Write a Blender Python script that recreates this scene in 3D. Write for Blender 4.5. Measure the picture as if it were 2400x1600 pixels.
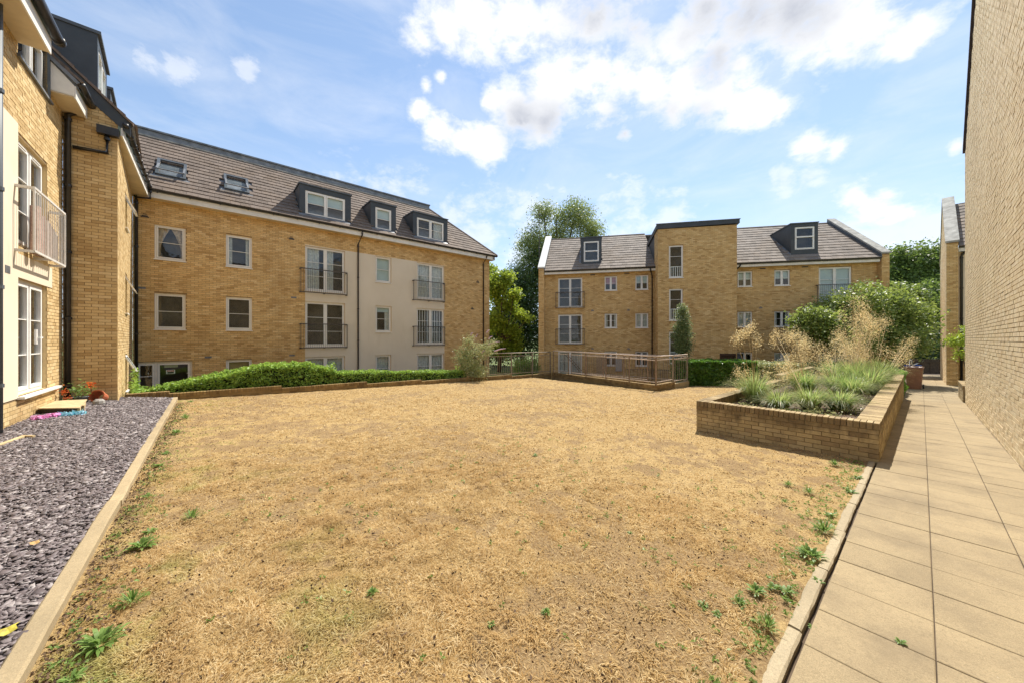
import bpy, math, random
import numpy as np
from mathutils import Matrix, Vector
random.seed(7); rng = np.random.default_rng(7)
R = math.radians
scn = bpy.context.scene
for o in list(bpy.data.objects): bpy.data.objects.remove(o)
col = scn.collection

# ------------------------------------------------------------------ camera
CAMH = 1.7
cam = bpy.data.cameras.new('camera'); camo = bpy.data.objects.new('camera', cam); col.objects.link(camo)
camo.location = (0, 0, CAMH); camo.rotation_euler = (R(90), 0, 0)
cam.sensor_width = 36; cam.lens = 826/2400*36; cam.shift_y = -5/2400; cam.clip_start = .05; cam.clip_end = 3000
scn.camera = camo

# ------------------------------------------------------------------ light
SUN_EL = 55.0
SUN_AZ = (.527, .85)                       # horizontal direction towards the sun (x, y)
EXPOSURE = 1.40
SKY_STRENGTH = .15
scn.view_settings.view_transform = 'Standard'; scn.view_settings.look = 'None'
scn.view_settings.exposure = EXPOSURE; scn.view_settings.gamma = 1.0
try: scn.view_settings.use_curve_mapping = False
except Exception: pass
sl = bpy.data.lights.new('sun', 'SUN'); sl.energy = 3.0; sl.angle = R(.53); sl.color = (1.0, .94, .84)
so = bpy.data.objects.new('sun', sl); col.objects.link(so)
sd = Vector((SUN_AZ[0]*math.cos(R(SUN_EL)), SUN_AZ[1]*math.cos(R(SUN_EL)), math.sin(R(SUN_EL))))
so.rotation_euler = sd.to_track_quat('Z', 'Y').to_euler(); so.location = (20, 30, 40)

world = bpy.data.worlds.new('World'); scn.world = world; world.use_nodes = True
def clouds():
    nt = world.node_tree; N = nt.nodes; L = nt.links; N.clear()
    def nd(t, **k):
        n = N.new(t)
        for a, b in k.items(): setattr(n, a, b)
        return n
    def mth(op, a, b=None, c=None, clamp=False):
        n = nd('ShaderNodeMath', operation=op); n.use_clamp = clamp
        for i, v in enumerate((a, b, c)):
            if v is None: continue
            if isinstance(v, (int, float)): n.inputs[i].default_value = v
            else: L.new(v, n.inputs[i])
        return n.outputs[0]
    out = nd('ShaderNodeOutputWorld'); bg = nd('ShaderNodeBackground'); L.new(bg.outputs[0], out.inputs[0])
    sky = nd('ShaderNodeTexSky', sky_type='NISHITA'); sky.sun_disc = False
    sky.sun_elevation = R(SUN_EL); sky.sun_rotation = math.atan2(SUN_AZ[0], SUN_AZ[1])
    sky.air_density = 1.0; sky.dust_density = .1; sky.ozone_density = 1.6
    tc = nd('ShaderNodeTexCoord'); gen = tc.outputs['Generated']
    nrm = nd('ShaderNodeVectorMath', operation='NORMALIZE'); L.new(gen, nrm.inputs[0]); d = nrm.outputs[0]
    sep = nd('ShaderNodeSeparateXYZ'); L.new(d, sep.inputs[0]); dz = sep.outputs[2]
    def noise(scale, detail, rough, stretch=(1, 1, 1.6), off=(0, 0, 0), dist=0.0):
        mp = nd('ShaderNodeMapping'); L.new(d, mp.inputs[0]); mp.inputs['Scale'].default_value = stretch; mp.inputs['Location'].default_value = off
        n = nd('ShaderNodeTexNoise'); n.inputs['Scale'].default_value = scale; n.inputs['Detail'].default_value = detail
        n.inputs['Roughness'].default_value = rough; n.inputs['Distortion'].default_value = dist
        L.new(mp.outputs[0], n.inputs['Vector']); return n.outputs['Fac']
    n1 = noise(5.5, 12, .60, dist=.15); n2 = noise(20, 10, .62, off=(3, 1, 2), dist=.2)
    nn = mth('ADD', mth('MULTIPLY', mth('SUBTRACT', n1, .5), 2.5), mth('MULTIPLY', mth('SUBTRACT', n2, .5), 1.7))
    def blobs(lst):
        acc = None
        for (x, y, r) in lst:
            x *= 1.0204; y *= 1.0204; r *= 1.0204
            v = Vector(((x-1200)/826, 1, (795-y)/826)); ln = v.length; v.normalize()
            ds = nd('ShaderNodeVectorMath', operation='DISTANCE'); L.new(d, ds.inputs[0]); ds.inputs[1].default_value = v
            q = mth('SUBTRACT', 1.0, mth('DIVIDE', ds.outputs['Value'], r/826/ln))
            q = mth('MAXIMUM', q, -1.2)
            acc = q if acc is None else mth('SMOOTH_MAX', acc, q, .35)
        return acc
    main = [(1250, 215, 75), (1300, 190, 80), (1360, 170, 85), (1430, 185, 85), (1500, 200, 80), (1570, 200, 85), (1640, 215, 85), (1700, 240, 70), (1760, 252, 45),
            (1400, 245, 60), (1550, 250, 55), (1195, 245, 60), (1250, 285, 55), (1130, 235, 35),
            (1010, 295, 45), (1060, 320, 55), (1115, 335, 50), (965, 250, 32), (980, 198, 24), (1012, 176, 22), 
            (960, 85, 55), (1020, 55, 70), (1100, 60, 85), (1180, 40, 85), (1180, 110, 38), (1270, 40, 90), (1360, 50, 90), (1450, 60, 90),
            (1560, 110, 75), (1650, 130, 60), (1700, 145, 38), (1620, 20, 90), (1720, 30, 95), (1820, 30, 95), (1920, 40, 95), (2010, 50, 85), (2085, 80, 60), (2080, 125, 30),
            (1865, 338, 42), (1925, 345, 34), (1960, 455, 45), (2010, 475, 50), (2060, 490, 34), (2195, 338, 24), (1435, 308, 28)]
    far = [(1800, 412, 42), (1860, 408, 40), (325, 138, 34), (415, 150, 40), (565, 160, 34), (1100, 540, 95), (1200, 510, 90), (1040, 500, 60), (1430, 500, 90), (1540, 510, 70), (1180, 590, 80), (2060, 540, 110), (2150, 520, 80), (1950, 520, 70), (780, 430, 90), (900, 420, 80)]
    grey = [(1380, -10, 120), (1480, 10, 110), (1640, 0, 110), (1740, 10, 120), (1840, 10, 110), (1200, 290, 70), (1270, 290, 60), (1420, 300, 70), (1500, 300, 70), (1590, 300, 70), (1640, 150, 60)]
    b = blobs([(x, y, r*1.10 if r > 40 else r*.95) for x, y, r in main])
    dens = mth('ADD', b, nn)
    mr = nd('ShaderNodeMapRange'); mr.interpolation_type = 'SMOOTHSTEP'; L.new(dens, mr.inputs[0]); mr.inputs[1].default_value = -.12; mr.inputs[2].default_value = .95
    m1 = mr.outputs[0]
    bf = mth('ADD', blobs(far), mth('MULTIPLY', nn, 1.5))
    mf = nd('ShaderNodeMapRange'); mf.interpolation_type = 'SMOOTHSTEP'; L.new(bf, mf.inputs[0]); mf.inputs[1].default_value = 0.0; mf.inputs[2].default_value = 1.1; mf.inputs[4].default_value = .52
    # the same kind of broken cumulus all round the rest of the sky
    g1 = noise(2.6, 9, .56, stretch=(1, 1, 2.4), off=(5, 2, 1), dist=.3)
    bk = mth('MULTIPLY', mth('LESS_THAN', sep.outputs[1], .15), 1.0)
    front = nd('ShaderNodeMapRange'); L.new(sep.outputs[1], front.inputs[0]); front.inputs[1].default_value = .15; front.inputs[2].default_value = .4; front.inputs[3].default_value = 1; front.inputs[4].default_value = 0
    gm = nd('ShaderNodeMapRange'); gm.interpolation_type = 'SMOOTHSTEP'; L.new(g1, gm.inputs[0]); gm.inputs[1].default_value = .50; gm.inputs[2].default_value = .62
    m3 = mth('MULTIPLY', gm.outputs[0], front.outputs[0])
    hi = nd('ShaderNodeMapRange'); L.new(dz, hi.inputs[0]); hi.inputs[1].default_value = .66; hi.inputs[2].default_value = .8
    m4 = mth('MULTIPLY', gm.outputs[0], hi.outputs[0])
    mask = mth('MAXIMUM', mth('MAXIMUM', m1, mf.outputs[0]), mth('MAXIMUM', m3, m4))
    # thin veil
    veil = noise(3.2, 6, .6, stretch=(1, 1, 3), off=(1, 7, 3), dist=.6)
    vm = nd('ShaderNodeMapRange'); L.new(veil, vm.inputs[0]); vm.inputs[1].default_value = .42; vm.inputs[2].default_value = .75; vm.inputs[4].default_value = .34
    mask = mth('MAXIMUM', mask, vm.outputs[0])
    up = nd('ShaderNodeMapRange'); L.new(dz, up.inputs[0]); up.inputs[1].default_value = -.02; up.inputs[2].default_value = .05
    mask = mth('MULTIPLY', mask, up.outputs[0], clamp=True)
    gb = mth('ADD', blobs(grey), mth('MULTIPLY', nn, .10))
    gr = nd('ShaderNodeMapRange'); gr.interpolation_type = 'SMOOTHSTEP'; L.new(gb, gr.inputs[0]); gr.inputs[1].default_value = -.35; gr.inputs[2].default_value = .95
    edge = nd('ShaderNodeMapRange'); L.new(dens, edge.inputs[0]); edge.inputs[1].default_value = .1; edge.inputs[2].default_value = 1.3
    gs = mth('MULTIPLY', gr.outputs[0], edge.outputs[0])
    sg = nd('ShaderNodeMapRange'); L.new(n2, sg.inputs[0]); sg.inputs[1].default_value = .36; sg.inputs[2].default_value = .56; sg.inputs[3].default_value = .16; sg.inputs[4].default_value = 0
    gs = mth('ADD', gs, sg.outputs[0], clamp=True)
    CL = nd('ShaderNodeMix', data_type='RGBA'); L.new(gs, CL.inputs['Factor'])
    CL.inputs[6].default_value = (2.9, 2.92, 2.95, 1); CL.inputs[7].default_value = (1.50, 1.58, 1.80, 1)
    # lift and soften the blue towards the horizon, as summer haze does
    sat = nd('ShaderNodeHueSaturation'); L.new(sky.outputs[0], sat.inputs['Color']); sat.inputs['Saturation'].default_value = SKY_SAT; sat.inputs['Value'].default_value = SKY_VAL
    sp_ = nd('ShaderNodeSeparateColor'); L.new(sat.outputs[0], sp_.inputs[0]); cb = nd('ShaderNodeCombineColor')
    for i, a in enumerate((3.0, 3.6, 4.6)):      # soft shoulder: bright haze near the horizon rolls off instead of clipping
        L.new(mth('MULTIPLY', mth('SUBTRACT', 1.0, mth('POWER', 2.71828, mth('DIVIDE', sp_.outputs[i], -a))), a), cb.inputs[i])
    mx = nd('ShaderNodeMix', data_type='RGBA'); L.new(mask, mx.inputs['Factor']); L.new(cb.outputs[0], mx.inputs[6]); L.new(CL.outputs[2], mx.inputs[7])
    L.new(mx.outputs[2], bg.inputs['Color']); bg.inputs['Strength'].default_value = SKY_STRENGTH
SKY_SAT = .98; SKY_VAL = .74
clouds()

# ------------------------------------------------------------------ frames
TH = math.atan2(.652, .758); U0, U1 = math.cos(TH), math.sin(TH)
def G(s, t, z): return (s*U0 - t*U1, s*U1 + t*U0, z)          # s along the path, t across it
FA = lambda a, o, z: G(a, 18.9-o, z)
FL = lambda a, o, z: G(-2.67+o, a, z)
FR = lambda a, o, z: G(a, 13.5-o, z)
FLF = lambda a, o, z: G(-1.78-.063*(a-13.5)+o, a, z)
FB = lambda a, o, z: (3.35+.977*a-.213*o, 25.6-.213*a-.977*o, z)
FC = lambda a, o, z: G(a, -.98+o, z)
FD = lambda a, o, z: G(30-o, -.86-a, z)
FDG = lambda a, o, z: G(a, -.86+o, z)
FG = lambda s, t, z: G(s, t, z)
def terr(s, t): return -.0245*s - .006*max(t, 0)
def terrv(s, t): return -.0245*s - .006*np.maximum(t, 0)
def pix(p): 
    if p[1] < .3: return None
    return (1200+826*p[0]/p[1], 795-826*(p[2]-CAMH)/p[1])
def inview(p, m=20):
    q = pix(p); return q is not None and -m < q[0] < 2400+m and -m < q[1] < 1600+m

# ------------------------------------------------------------------ objects
WM = {}
def prop(o, label=None, cat=None, group=None, kind=None):
    if label: o['label'] = label
    if cat: o['category'] = cat
    if group: o['group'] = group
    if kind: o['kind'] = kind
    return o
def thing(name, p, label, cat, group=None, rot=TH):
    o = bpy.data.objects.new(name, None); col.objects.link(o); o.empty_display_size = .3
    m = Matrix.Translation(Vector(p)) @ Matrix.Rotation(rot, 4, 'Z'); o.matrix_world = m; WM[o] = m
    return prop(o, label, cat, group)
def link(name, me, parent=None, mw=None):
    o = bpy.data.objects.new(name, me); col.objects.link(o)
    if parent is not None:
        o.parent = parent
        if mw is None: WM[o] = WM[parent].copy()
        else: o.matrix_local = WM[parent].inverted() @ mw; WM[o] = mw
    else:
        mw = mw or Matrix(); o.matrix_world = mw; WM[o] = mw
    return o
def mesh_np(name, V, F, mat, smooth=False):
    """V Nx3 array; F list of arrays (each Mx3 or Mx4)"""
    me = bpy.data.meshes.new(name); V = np.asarray(V, np.float32)
    Fs = [np.asarray(f, np.int32) for f in F if len(f)]
    me.vertices.add(len(V)); me.vertices.foreach_set('co', V.ravel())
    tot = sum(f.size for f in Fs); me.loops.add(tot)
    me.loops.foreach_set('vertex_index', np.concatenate([f.ravel() for f in Fs]))
    cnt = np.concatenate([np.full(len(f), f.shape[1], np.int32) for f in Fs])
    me.polygons.add(len(cnt)); st = np.zeros(len(cnt), np.int32); st[1:] = np.cumsum(cnt)[:-1]
    me.polygons.foreach_set('loop_start', st); me.polygons.foreach_set('loop_total', cnt)
    if smooth: me.polygons.foreach_set('use_smooth', np.ones(len(cnt), bool))
    me.update(calc_edges=True)
    for m in (mat if isinstance(mat, (list, tuple)) else [mat]): me.materials.append(m)
    return me
class MB:
    def __init__(s): s.v = []; s.f = []
    def box(s, F, a0, a1, o0, o1, z0, z1, skip=()):
        n = len(s.v)
        s.v += [F(a, o, z) for z in (z0, z1) for o in (o0, o1) for a in (a0, a1)]
        fs = dict(b=(0, 2, 3, 1), t=(4, 5, 7, 6), k=(0, 1, 5, 4), f=(2, 6, 7, 3), l=(0, 4, 6, 2), r=(1, 3, 7, 5))
        s.f += [tuple(n+i for i in q) for k, q in fs.items() if k not in skip]; return s
    def quad(s, *p): n = len(s.v); s.v += list(p); s.f.append(tuple(range(n, n+len(p)))); return s
    def prism(s, A, B):      # two matching polygons
        n = len(s.v); k = len(A); s.v += list(A)+list(B)
        s.f.append(tuple(range(n, n+k))); s.f.append(tuple(range(n+2*k-1, n+k-1, -1)))
        for i in range(k): j = (i+1) % k; s.f.append((n+i, n+k+i, n+k+j, n+j))
        return s
    def tube(s, P, r, n=8, cap=True):
        P = [Vector(p) for p in P]; rs = r if isinstance(r, (list, tuple)) else [r]*len(P); base = len(s.v)
        for i, p in enumerate(P):
            d = (P[min(i+1, len(P)-1)]-P[max(i-1, 0)]).normalized()
            up = Vector((0, 0, 1)) if abs(d.z) < .9 else Vector((1, 0, 0))
            x = d.cross(up).normalized(); y = d.cross(x)
            for k in range(n):
                a = 2*math.pi*(k+.5)/n; s.v.append(tuple(p+(x*math.cos(a)+y*math.sin(a))*rs[i]))
        for i in range(len(P)-1):
            for k in range(n):
                a = base+i*n+k; b = base+i*n+(k+1) % n; s.f.append((a, b, b+n, a+n))
        if cap:
            s.f.append(tuple(base+k for k in range(n))[::-1]); s.f.append(tuple(base+(len(P)-1)*n+k for k in range(n)))
        return s
    def lathe(s, c, prof, n=14, M=None):
        base = len(s.v); c = Vector(c)
        for (r, z) in prof:
            for k in range(n):
                a = 2*math.pi*k/n; v = Vector((r*math.cos(a), r*math.sin(a), z))
                if M: v = M @ v
                s.v.append(tuple(c+v))
        for i in range(len(prof)-1):
            for k in range(n):
                a = base+i*n+k; b = base+i*n+(k+1) % n; s.f.append((a, b, b+n, a+n))
        return s
    def build(s, name, mat, parent=None, smooth=False, base=None, kind=None):
        if not s.v: return None
        mw = WM[parent] if parent is not None else Matrix.Translation(Vector(base if base else s.centre()))
        inv = mw.inverted(); me = bpy.data.meshes.new(name)
        me.from_pydata([tuple(inv @ Vector(v)) for v in s.v], [], s.f)
        for m in (mat if isinstance(mat, (list, tuple)) else [mat]): me.materials.append(m)
        if smooth: me.polygons.foreach_set('use_smooth', [True]*len(me.polygons))
        me.update()
        o = link(name, me, parent, None if parent is not None else mw)
        if kind: o['kind'] = kind
        return o
    def centre(s):
        a = np.array(s.v); return (a[:, 0].mean(), a[:, 1].mean(), a[:, 2].min())
def build_np(name, V, F, mat, parent=None, base=None, kind=None, smooth=False):
    V = np.asarray(V, float)
    mw = WM[parent] if parent is not None else Matrix.Translation(Vector(base if base else (V[:, 0].mean(), V[:, 1].mean(), V[:, 2].min())))
    inv = np.array(mw.inverted()); V = V @ inv[:3, :3].T + inv[:3, 3]
    o = link(name, mesh_np(name, V, F, mat, smooth), parent, None if parent is not None else mw)
    if kind: o['kind'] = kind
    return o

# ------------------------------------------------------------------ materials
class Mt:
    def __init__(s, name):
        s.m = bpy.data.materials.new(name); s.m.use_nodes = True; s.t = s.m.node_tree; s.N = s.t.nodes; s.L = s.t.links; s.N.clear()
        s.out = s.N.new('ShaderNodeOutputMaterial')
        s.pos = s.N.new('ShaderNodeNewGeometry').outputs
    def n(s, t, ins=None, **k):
        x = s.N.new(t)
        for a, b in k.items(): setattr(x, a, b)
        for a, b in (ins or {}).items(): s.set(x.inputs[a], b)
        return x
    def set(s, i, v):
        if hasattr(v, 'is_linked') or hasattr(v, 'links'): s.L.new(v, i)
        else: i.default_value = v
    def math(s, op, a, b=0.0, clamp=False):
        x = s.n('ShaderNodeMath', {0: a, 1: b}, operation=op); x.use_clamp = clamp; return x.outputs[0]
    def noise(s, scale, detail=3, rough=.5, vec=None, stretch=None, dist=0):
        v = vec or s.pos['Position']
        if stretch: mp = s.n('ShaderNodeMapping', {0: v, 'Scale': stretch}); v = mp.outputs[0]
        return s.n('ShaderNodeTexNoise', {'Vector': v, 'Scale': scale, 'Detail': detail, 'Roughness': rough, 'Distortion': dist}).outputs['Fac']
    def ramp(s, f, stops):
        x = s.n('ShaderNodeValToRGB', {0: f}); e = x.color_ramp.elements
        while len(e) < len(stops): e.new(.5)
        for i, (p, c) in enumerate(stops):
            e[i].position = p; e[i].color = (c, c, c, 1) if isinstance(c, (int, float)) else (*c, 1)
        return x.outputs[0]
    def mix(s, f, a, b, mode='MIX'):
        x = s.n('ShaderNodeMix', data_type='RGBA', blend_type=mode); s.set(x.inputs['Factor'], f)
        for i, v in ((6, a), (7, b)): s.set(x.inputs[i], (*v, 1) if isinstance(v, tuple) and len(v) == 3 else v)
        return x.outputs[2]
    def rnd(s):
        oi = s.N.new('ShaderNodeObjectInfo').outputs['Random']
        return s.math('FRACT', s.math('ADD', s.math('MULTIPLY', s.pos['Random Per Island'], 7.31), s.math('MULTIPLY', oi, 3.77)))
    def bump(s, h, strength=.3, dist=.01):
        return s.n('ShaderNodeBump', {'Height': h, 'Strength': strength, 'Distance': dist}).outputs[0]
    def fin(s, color, rough=.8, normal=None, metal=0.0, spec=.4):
        b = s.n('ShaderNodeBsdfPrincipled'); s.set(b.inputs['Base Color'], (*color, 1) if isinstance(color, tuple) and len(color) == 3 else color)
        s.set(b.inputs['Roughness'], rough); b.inputs['Metallic'].default_value = metal; b.inputs['Specular IOR Level'].default_value = spec
        if normal is not None: s.L.new(normal, b.inputs['Normal'])
        s.L.new(b.outputs[0], s.out.inputs[0]); return s.m
def plain(name, c, rough=.6, var=.12, metal=0, spec=.4, scale=6, bump=.0):
    m = Mt(name); f = m.noise(scale, 5, .6); lo = tuple(x*(1-var*1.6) for x in c); hi = tuple(min(1, x*(1+var)) for x in c)
    return m.fin(m.ramp(f, [(.3, lo), (.7, hi)]), rough, m.bump(m.noise(90, 3), bump, .004) if bump else None, metal, spec)
def brickmat(name, cols, stain=(.09, .055, .025), stain_amt=.5, rough=.85, sscale=.9, band=None):
    m = Mt(name); r = m.rnd(); n = len(cols)
    c = m.ramp(r, [((i+.5)/n, k) for i, k in enumerate(cols)])
    c = m.mix(m.math('MULTIPLY', m.ramp(m.noise(38, 4, .65), [(.35, 0), (.75, 1)]), .35), c, tuple(x*.62 for x in cols[len(cols)//2]))
    big = m.noise(sscale, 6, .62, stretch=(1, 1, .55))
    c = m.mix(m.math('MULTIPLY', m.ramp(big, [(.48, 0), (.72, 1)]), stain_amt), c, stain)
    if band:      # dark run-off stains hanging from the capping course; its sunlit tops painted paler
        zz = m.n('ShaderNodeSeparateXYZ', {0: m.pos['Position']}).outputs[2]; q = m.math('ADD', zz, m.math('MULTIPLY', m.math('SUBTRACT', m.noise(5, 5, .65, stretch=(1, 1, .3)), .5), .55))
        f = m.n('ShaderNodeMapRange', {0: q, 1: band[0], 2: band[0]+.14, 3: 0.0, 4: .55}); g = m.n('ShaderNodeMapRange', {0: zz, 1: band[1]-.012, 2: band[1]-.004, 3: 1.0, 4: .25})
        c = m.mix(m.math('MULTIPLY', f.outputs[0], g.outputs[0]), c, stain)
    return m.fin(c, rough, m.bump(m.noise(120, 4, .6), .5, .004), spec=.25)
BUFF = [(0.760, 0.499, 0.212), (0.580, 0.364, 0.142), (0.840, 0.614, 0.307), (0.700, 0.458, 0.195), (0.480, 0.291, 0.112), (0.800, 0.562, 0.260), (0.640, 0.406, 0.165), (0.750, 0.510, 0.224)]
PALE = [(0.660, 0.543, 0.349), (0.592, 0.475, 0.291), (0.669, 0.572, 0.398), (0.640, 0.514, 0.330), (0.543, 0.427, 0.262), (0.669, 0.553, 0.378)]
m_brick = brickmat('buff_brick', BUFF, (.30, .16, .05), .35)
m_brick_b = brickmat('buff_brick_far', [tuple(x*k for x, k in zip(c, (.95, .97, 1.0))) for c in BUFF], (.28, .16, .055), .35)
m_brick_l = brickmat('buff_brick_left', [(0.644, 0.469, 0.230), (0.534, 0.377, 0.175), (0.681, 0.524, 0.285), (0.589, 0.423, 0.202), (0.460, 0.313, 0.138)], (0.304, 0.184, 0.074), .4)
m_brick_c = brickmat('buff_brick_pale', [tuple(x*k for x, k in zip(c, (1.16, 1.14, 1.08))) for c in PALE], (.50, .36, .18), .4, sscale=.5)
m_brick_p = brickmat('weathered_brick', [(.46, .35, .18), (.36, .27, .135), (.52, .40, .22), (.42, .32, .16), (.32, .23, .12)], (.065, .042, .025), .7, sscale=1.6, band=(.10, .40))
m_brick_cap = brickmat('weathered_cap_brick', [(.42, .32, .18), (.34, .25, .13), (.47, .36, .21), (.38, .29, .15)], (.11, .075, .04), .6, sscale=2)
m_brick_r = brickmat('retaining_brick', [(.30, .20, .08), (.24, .155, .06), (.34, .235, .10), (.20, .125, .05)], (.08, .05, .025), .7, sscale=2)
m_mortar = plain('mortar', (.30, .20, .10), .95, .2, spec=.1)
m_mortar_pale = plain('mortar_pale', (.28, .20, .11), .95, .2, spec=.1)
m_mortar_dark = plain('mortar_dark', (.25, .18, .095), .95, .25, spec=.1)
def render_mat():
    m = Mt('cream_render'); a = m.noise(.7, 6, .6); st = m.noise(1.2, 7, .7, stretch=(1, 1, .25))
    c = m.mix(m.ramp(a, [(.35, 0), (.7, 1)]), (.66, .57, .43), (.72, .63, .49))
    c = m.mix(m.math('MULTIPLY', m.ramp(st, [(.55, 0), (.8, 1)]), .4), c, (.48, .39, .27))
    return m.fin(c, .9, m.bump(m.noise(160, 3), .25, .003), spec=.2)
m_render = render_mat()
m_white = plain('white_upvc', (.80, .79, .75), .35, .04, spec=.5, scale=3)
m_frame = plain('cream_window_frame', (0.813, 0.781, 0.706), .4, .05, spec=.5, scale=3)
m_fascia = plain('white_fascia', (.74, .71, .64), .55, .09, scale=2.5)
m_soffit = plain('soffit_board', (.62, .52, .36), .7, .12, scale=2)
m_black = plain('black_plastic_gutter', (.022, .020, .019), .35, .3, spec=.5)
m_brownpipe = plain('brown_plastic_pipe', (.035, .022, .018), .35, .3, spec=.5)
m_lead = plain('lead_flashing', (.20, .21, .22), .5, .25, metal=.3, scale=4)
m_grey = plain('dark_grey_cladding', (.048, .056, .062), .5, .15, spec=.4, scale=2)
m_grey2 = plain('grey_cladding_pale', (.085, .10, .115), .5, .15, spec=.4, scale=2)
m_coping = plain('stone_coping', (.36, .35, .31), .85, .3, scale=3, bump=.3)
m_coping_l = plain('pale_coping', (.66, .66, .62), .7, .08, scale=3)
m_steel = plain('galvanised_rail', (.30, .25, .19), .55, .2, metal=.35)
m_rail = plain('weathered_rail', (.29, .20, .135), .6, .35, metal=.2, scale=9)
m_railtop = plain('bleached_handrail', (.58, .47, .38), .55, .2, metal=.1, scale=9)
m_jul = plain('dark_balcony_steel', (.10, .085, .07), .5, .2, metal=.4)
def tilemat(name, c1, c2, lichen):
    m = Mt(name); r = m.rnd(); c = m.mix(r, c1, c2)
    c = m.mix(m.math('MULTIPLY', m.ramp(m.noise(22, 6, .75), [(.5, 0), (.66, 1)]), .75), c, lichen)
    c = m.mix(m.math('MULTIPLY', m.ramp(m.noise(.8, 4, .6), [(.5, 0), (.75, 1)]), .35), c, (.20, .13, .07))
    c = m.mix(m.math('MULTIPLY', m.ramp(m.noise(9, 4, .7), [(.62, 0), (.72, 1)]), .5), c, (.05, .035, .028))
    return m.fin(c, .85, m.bump(m.noise(70, 4, .7), .5, .006), spec=.3)
m_tile = tilemat('concrete_roof_tile', (0.111, 0.083, 0.065), (0.174, 0.133, 0.106), (0.285, 0.240, 0.197))
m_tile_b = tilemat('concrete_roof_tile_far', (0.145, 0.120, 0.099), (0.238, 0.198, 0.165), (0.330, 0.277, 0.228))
def glassmat(name, tint=(.9, .95, .95), extra=.055):
    m = Mt(name); dt = m.n('ShaderNodeVectorMath', {0: m.pos['Normal'], 1: m.pos['Incoming']}, operation='DOT_PRODUCT').outputs['Value']
    c = m.math('ABSOLUTE', dt); f = m.math('POWER', m.math('SUBTRACT', 1.0, c, True), 4.0)
    f = m.math('ADD', m.math('MULTIPLY', f, .85), extra, True)
    tr = m.n('ShaderNodeBsdfTransparent', {0: (*tint, 1)}); gl = m.n('ShaderNodeBsdfGlossy', {'Color': (.95, .97, 1, 1), 'Roughness': .02})
    bm = m.bump(m.noise(2.2, 2, .5), .15, .02); m.L.new(bm, gl.inputs['Normal'])
    mx = m.n('ShaderNodeMixShader', {0: f}); m.L.new(tr.outputs[0], mx.inputs[1]); m.L.new(gl.outputs[0], mx.inputs[2]); m.L.new(mx.outputs[0], m.out.inputs[0]); return m.m
m_glass = glassmat('window_glass')
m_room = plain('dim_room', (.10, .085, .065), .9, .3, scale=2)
m_curtain = plain('net_curtain', (.50, .50, .46), .9, .2, scale=12)
m_curtain_t = plain('beige_curtain', (.52, .42, .32), .9, .2, scale=12)
m_blind = plain('roller_blind', (.42, .50, .48), .8, .05, scale=3)
m_pinkblind = plain('pink_blind', (.42, .20, .22), .8, .05, scale=3)
def concrete(name, c, speck=.35, stainc=(.20, .16, .10), edge=.3):
    m = Mt(name); r = m.rnd()
    cc = m.mix(r, tuple(x*.84 for x in c), tuple(x*1.08 for x in c))
    cc = m.mix(m.math('MULTIPLY', m.ramp(m.noise(3.6, 6, .7), [(.38, 0), (.66, 1)]), .45), cc, tuple(x*.66 for x in c))
    cc = m.mix(m.math('MULTIPLY', m.ramp(m.noise(46, 5, .8), [(.40, 1), (.52, 0)]), .55), cc, tuple(x*.62 for x in c))
    cc = m.mix(m.math('MULTIPLY', m.ramp(m.noise(60, 4, .8, stretch=(1, 1.2, 1)), [(.55, 0), (.66, 1)]), .4), cc, tuple(min(1, x*1.35) for x in c))
    cc = m.mix(m.math('MULTIPLY', m.ramp(m.noise(170, 3, .8), [(.42, 0), (.62, 1)]), speck), cc, tuple(min(1, x*1.45) for x in c))
    cc = m.mix(m.math('MULTIPLY', m.ramp(m.noise(130, 3, .8, vec=None, stretch=(1.3, 1, 1)), [(.5, 0), (.68, 1)]), .45), cc, tuple(x*.45 for x in c))
    cc = m.mix(m.math('MULTIPLY', m.ramp(m.noise(1.6, 7, .65), [(.45, 0), (.75, 1)]), edge), cc, stainc)
    cc = m.mix(m.math('MULTIPLY', m.ramp(m.noise(11, 6, .75), [(.66, 0), (.72, 1)]), .45), cc, (.62, .58, .50))
    return m.fin(cc, .9, m.bump(m.noise(200, 3, .7), .35, .003), spec=.2)
m_slab = concrete('paving_slab', (0.310, 0.244, 0.146), speck=.55, stainc=(0.161, 0.126, 0.082), edge=.75)
m_kerb = concrete('concrete_kerb', (0.373, 0.310, 0.207), edge=.6)
m_slate_kerb = concrete('pale_kerb', (0.387, 0.304, 0.184), edge=.5)
m_ground_dark = plain('earth', (.10, .07, .045), .95, .4, scale=3)
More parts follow.
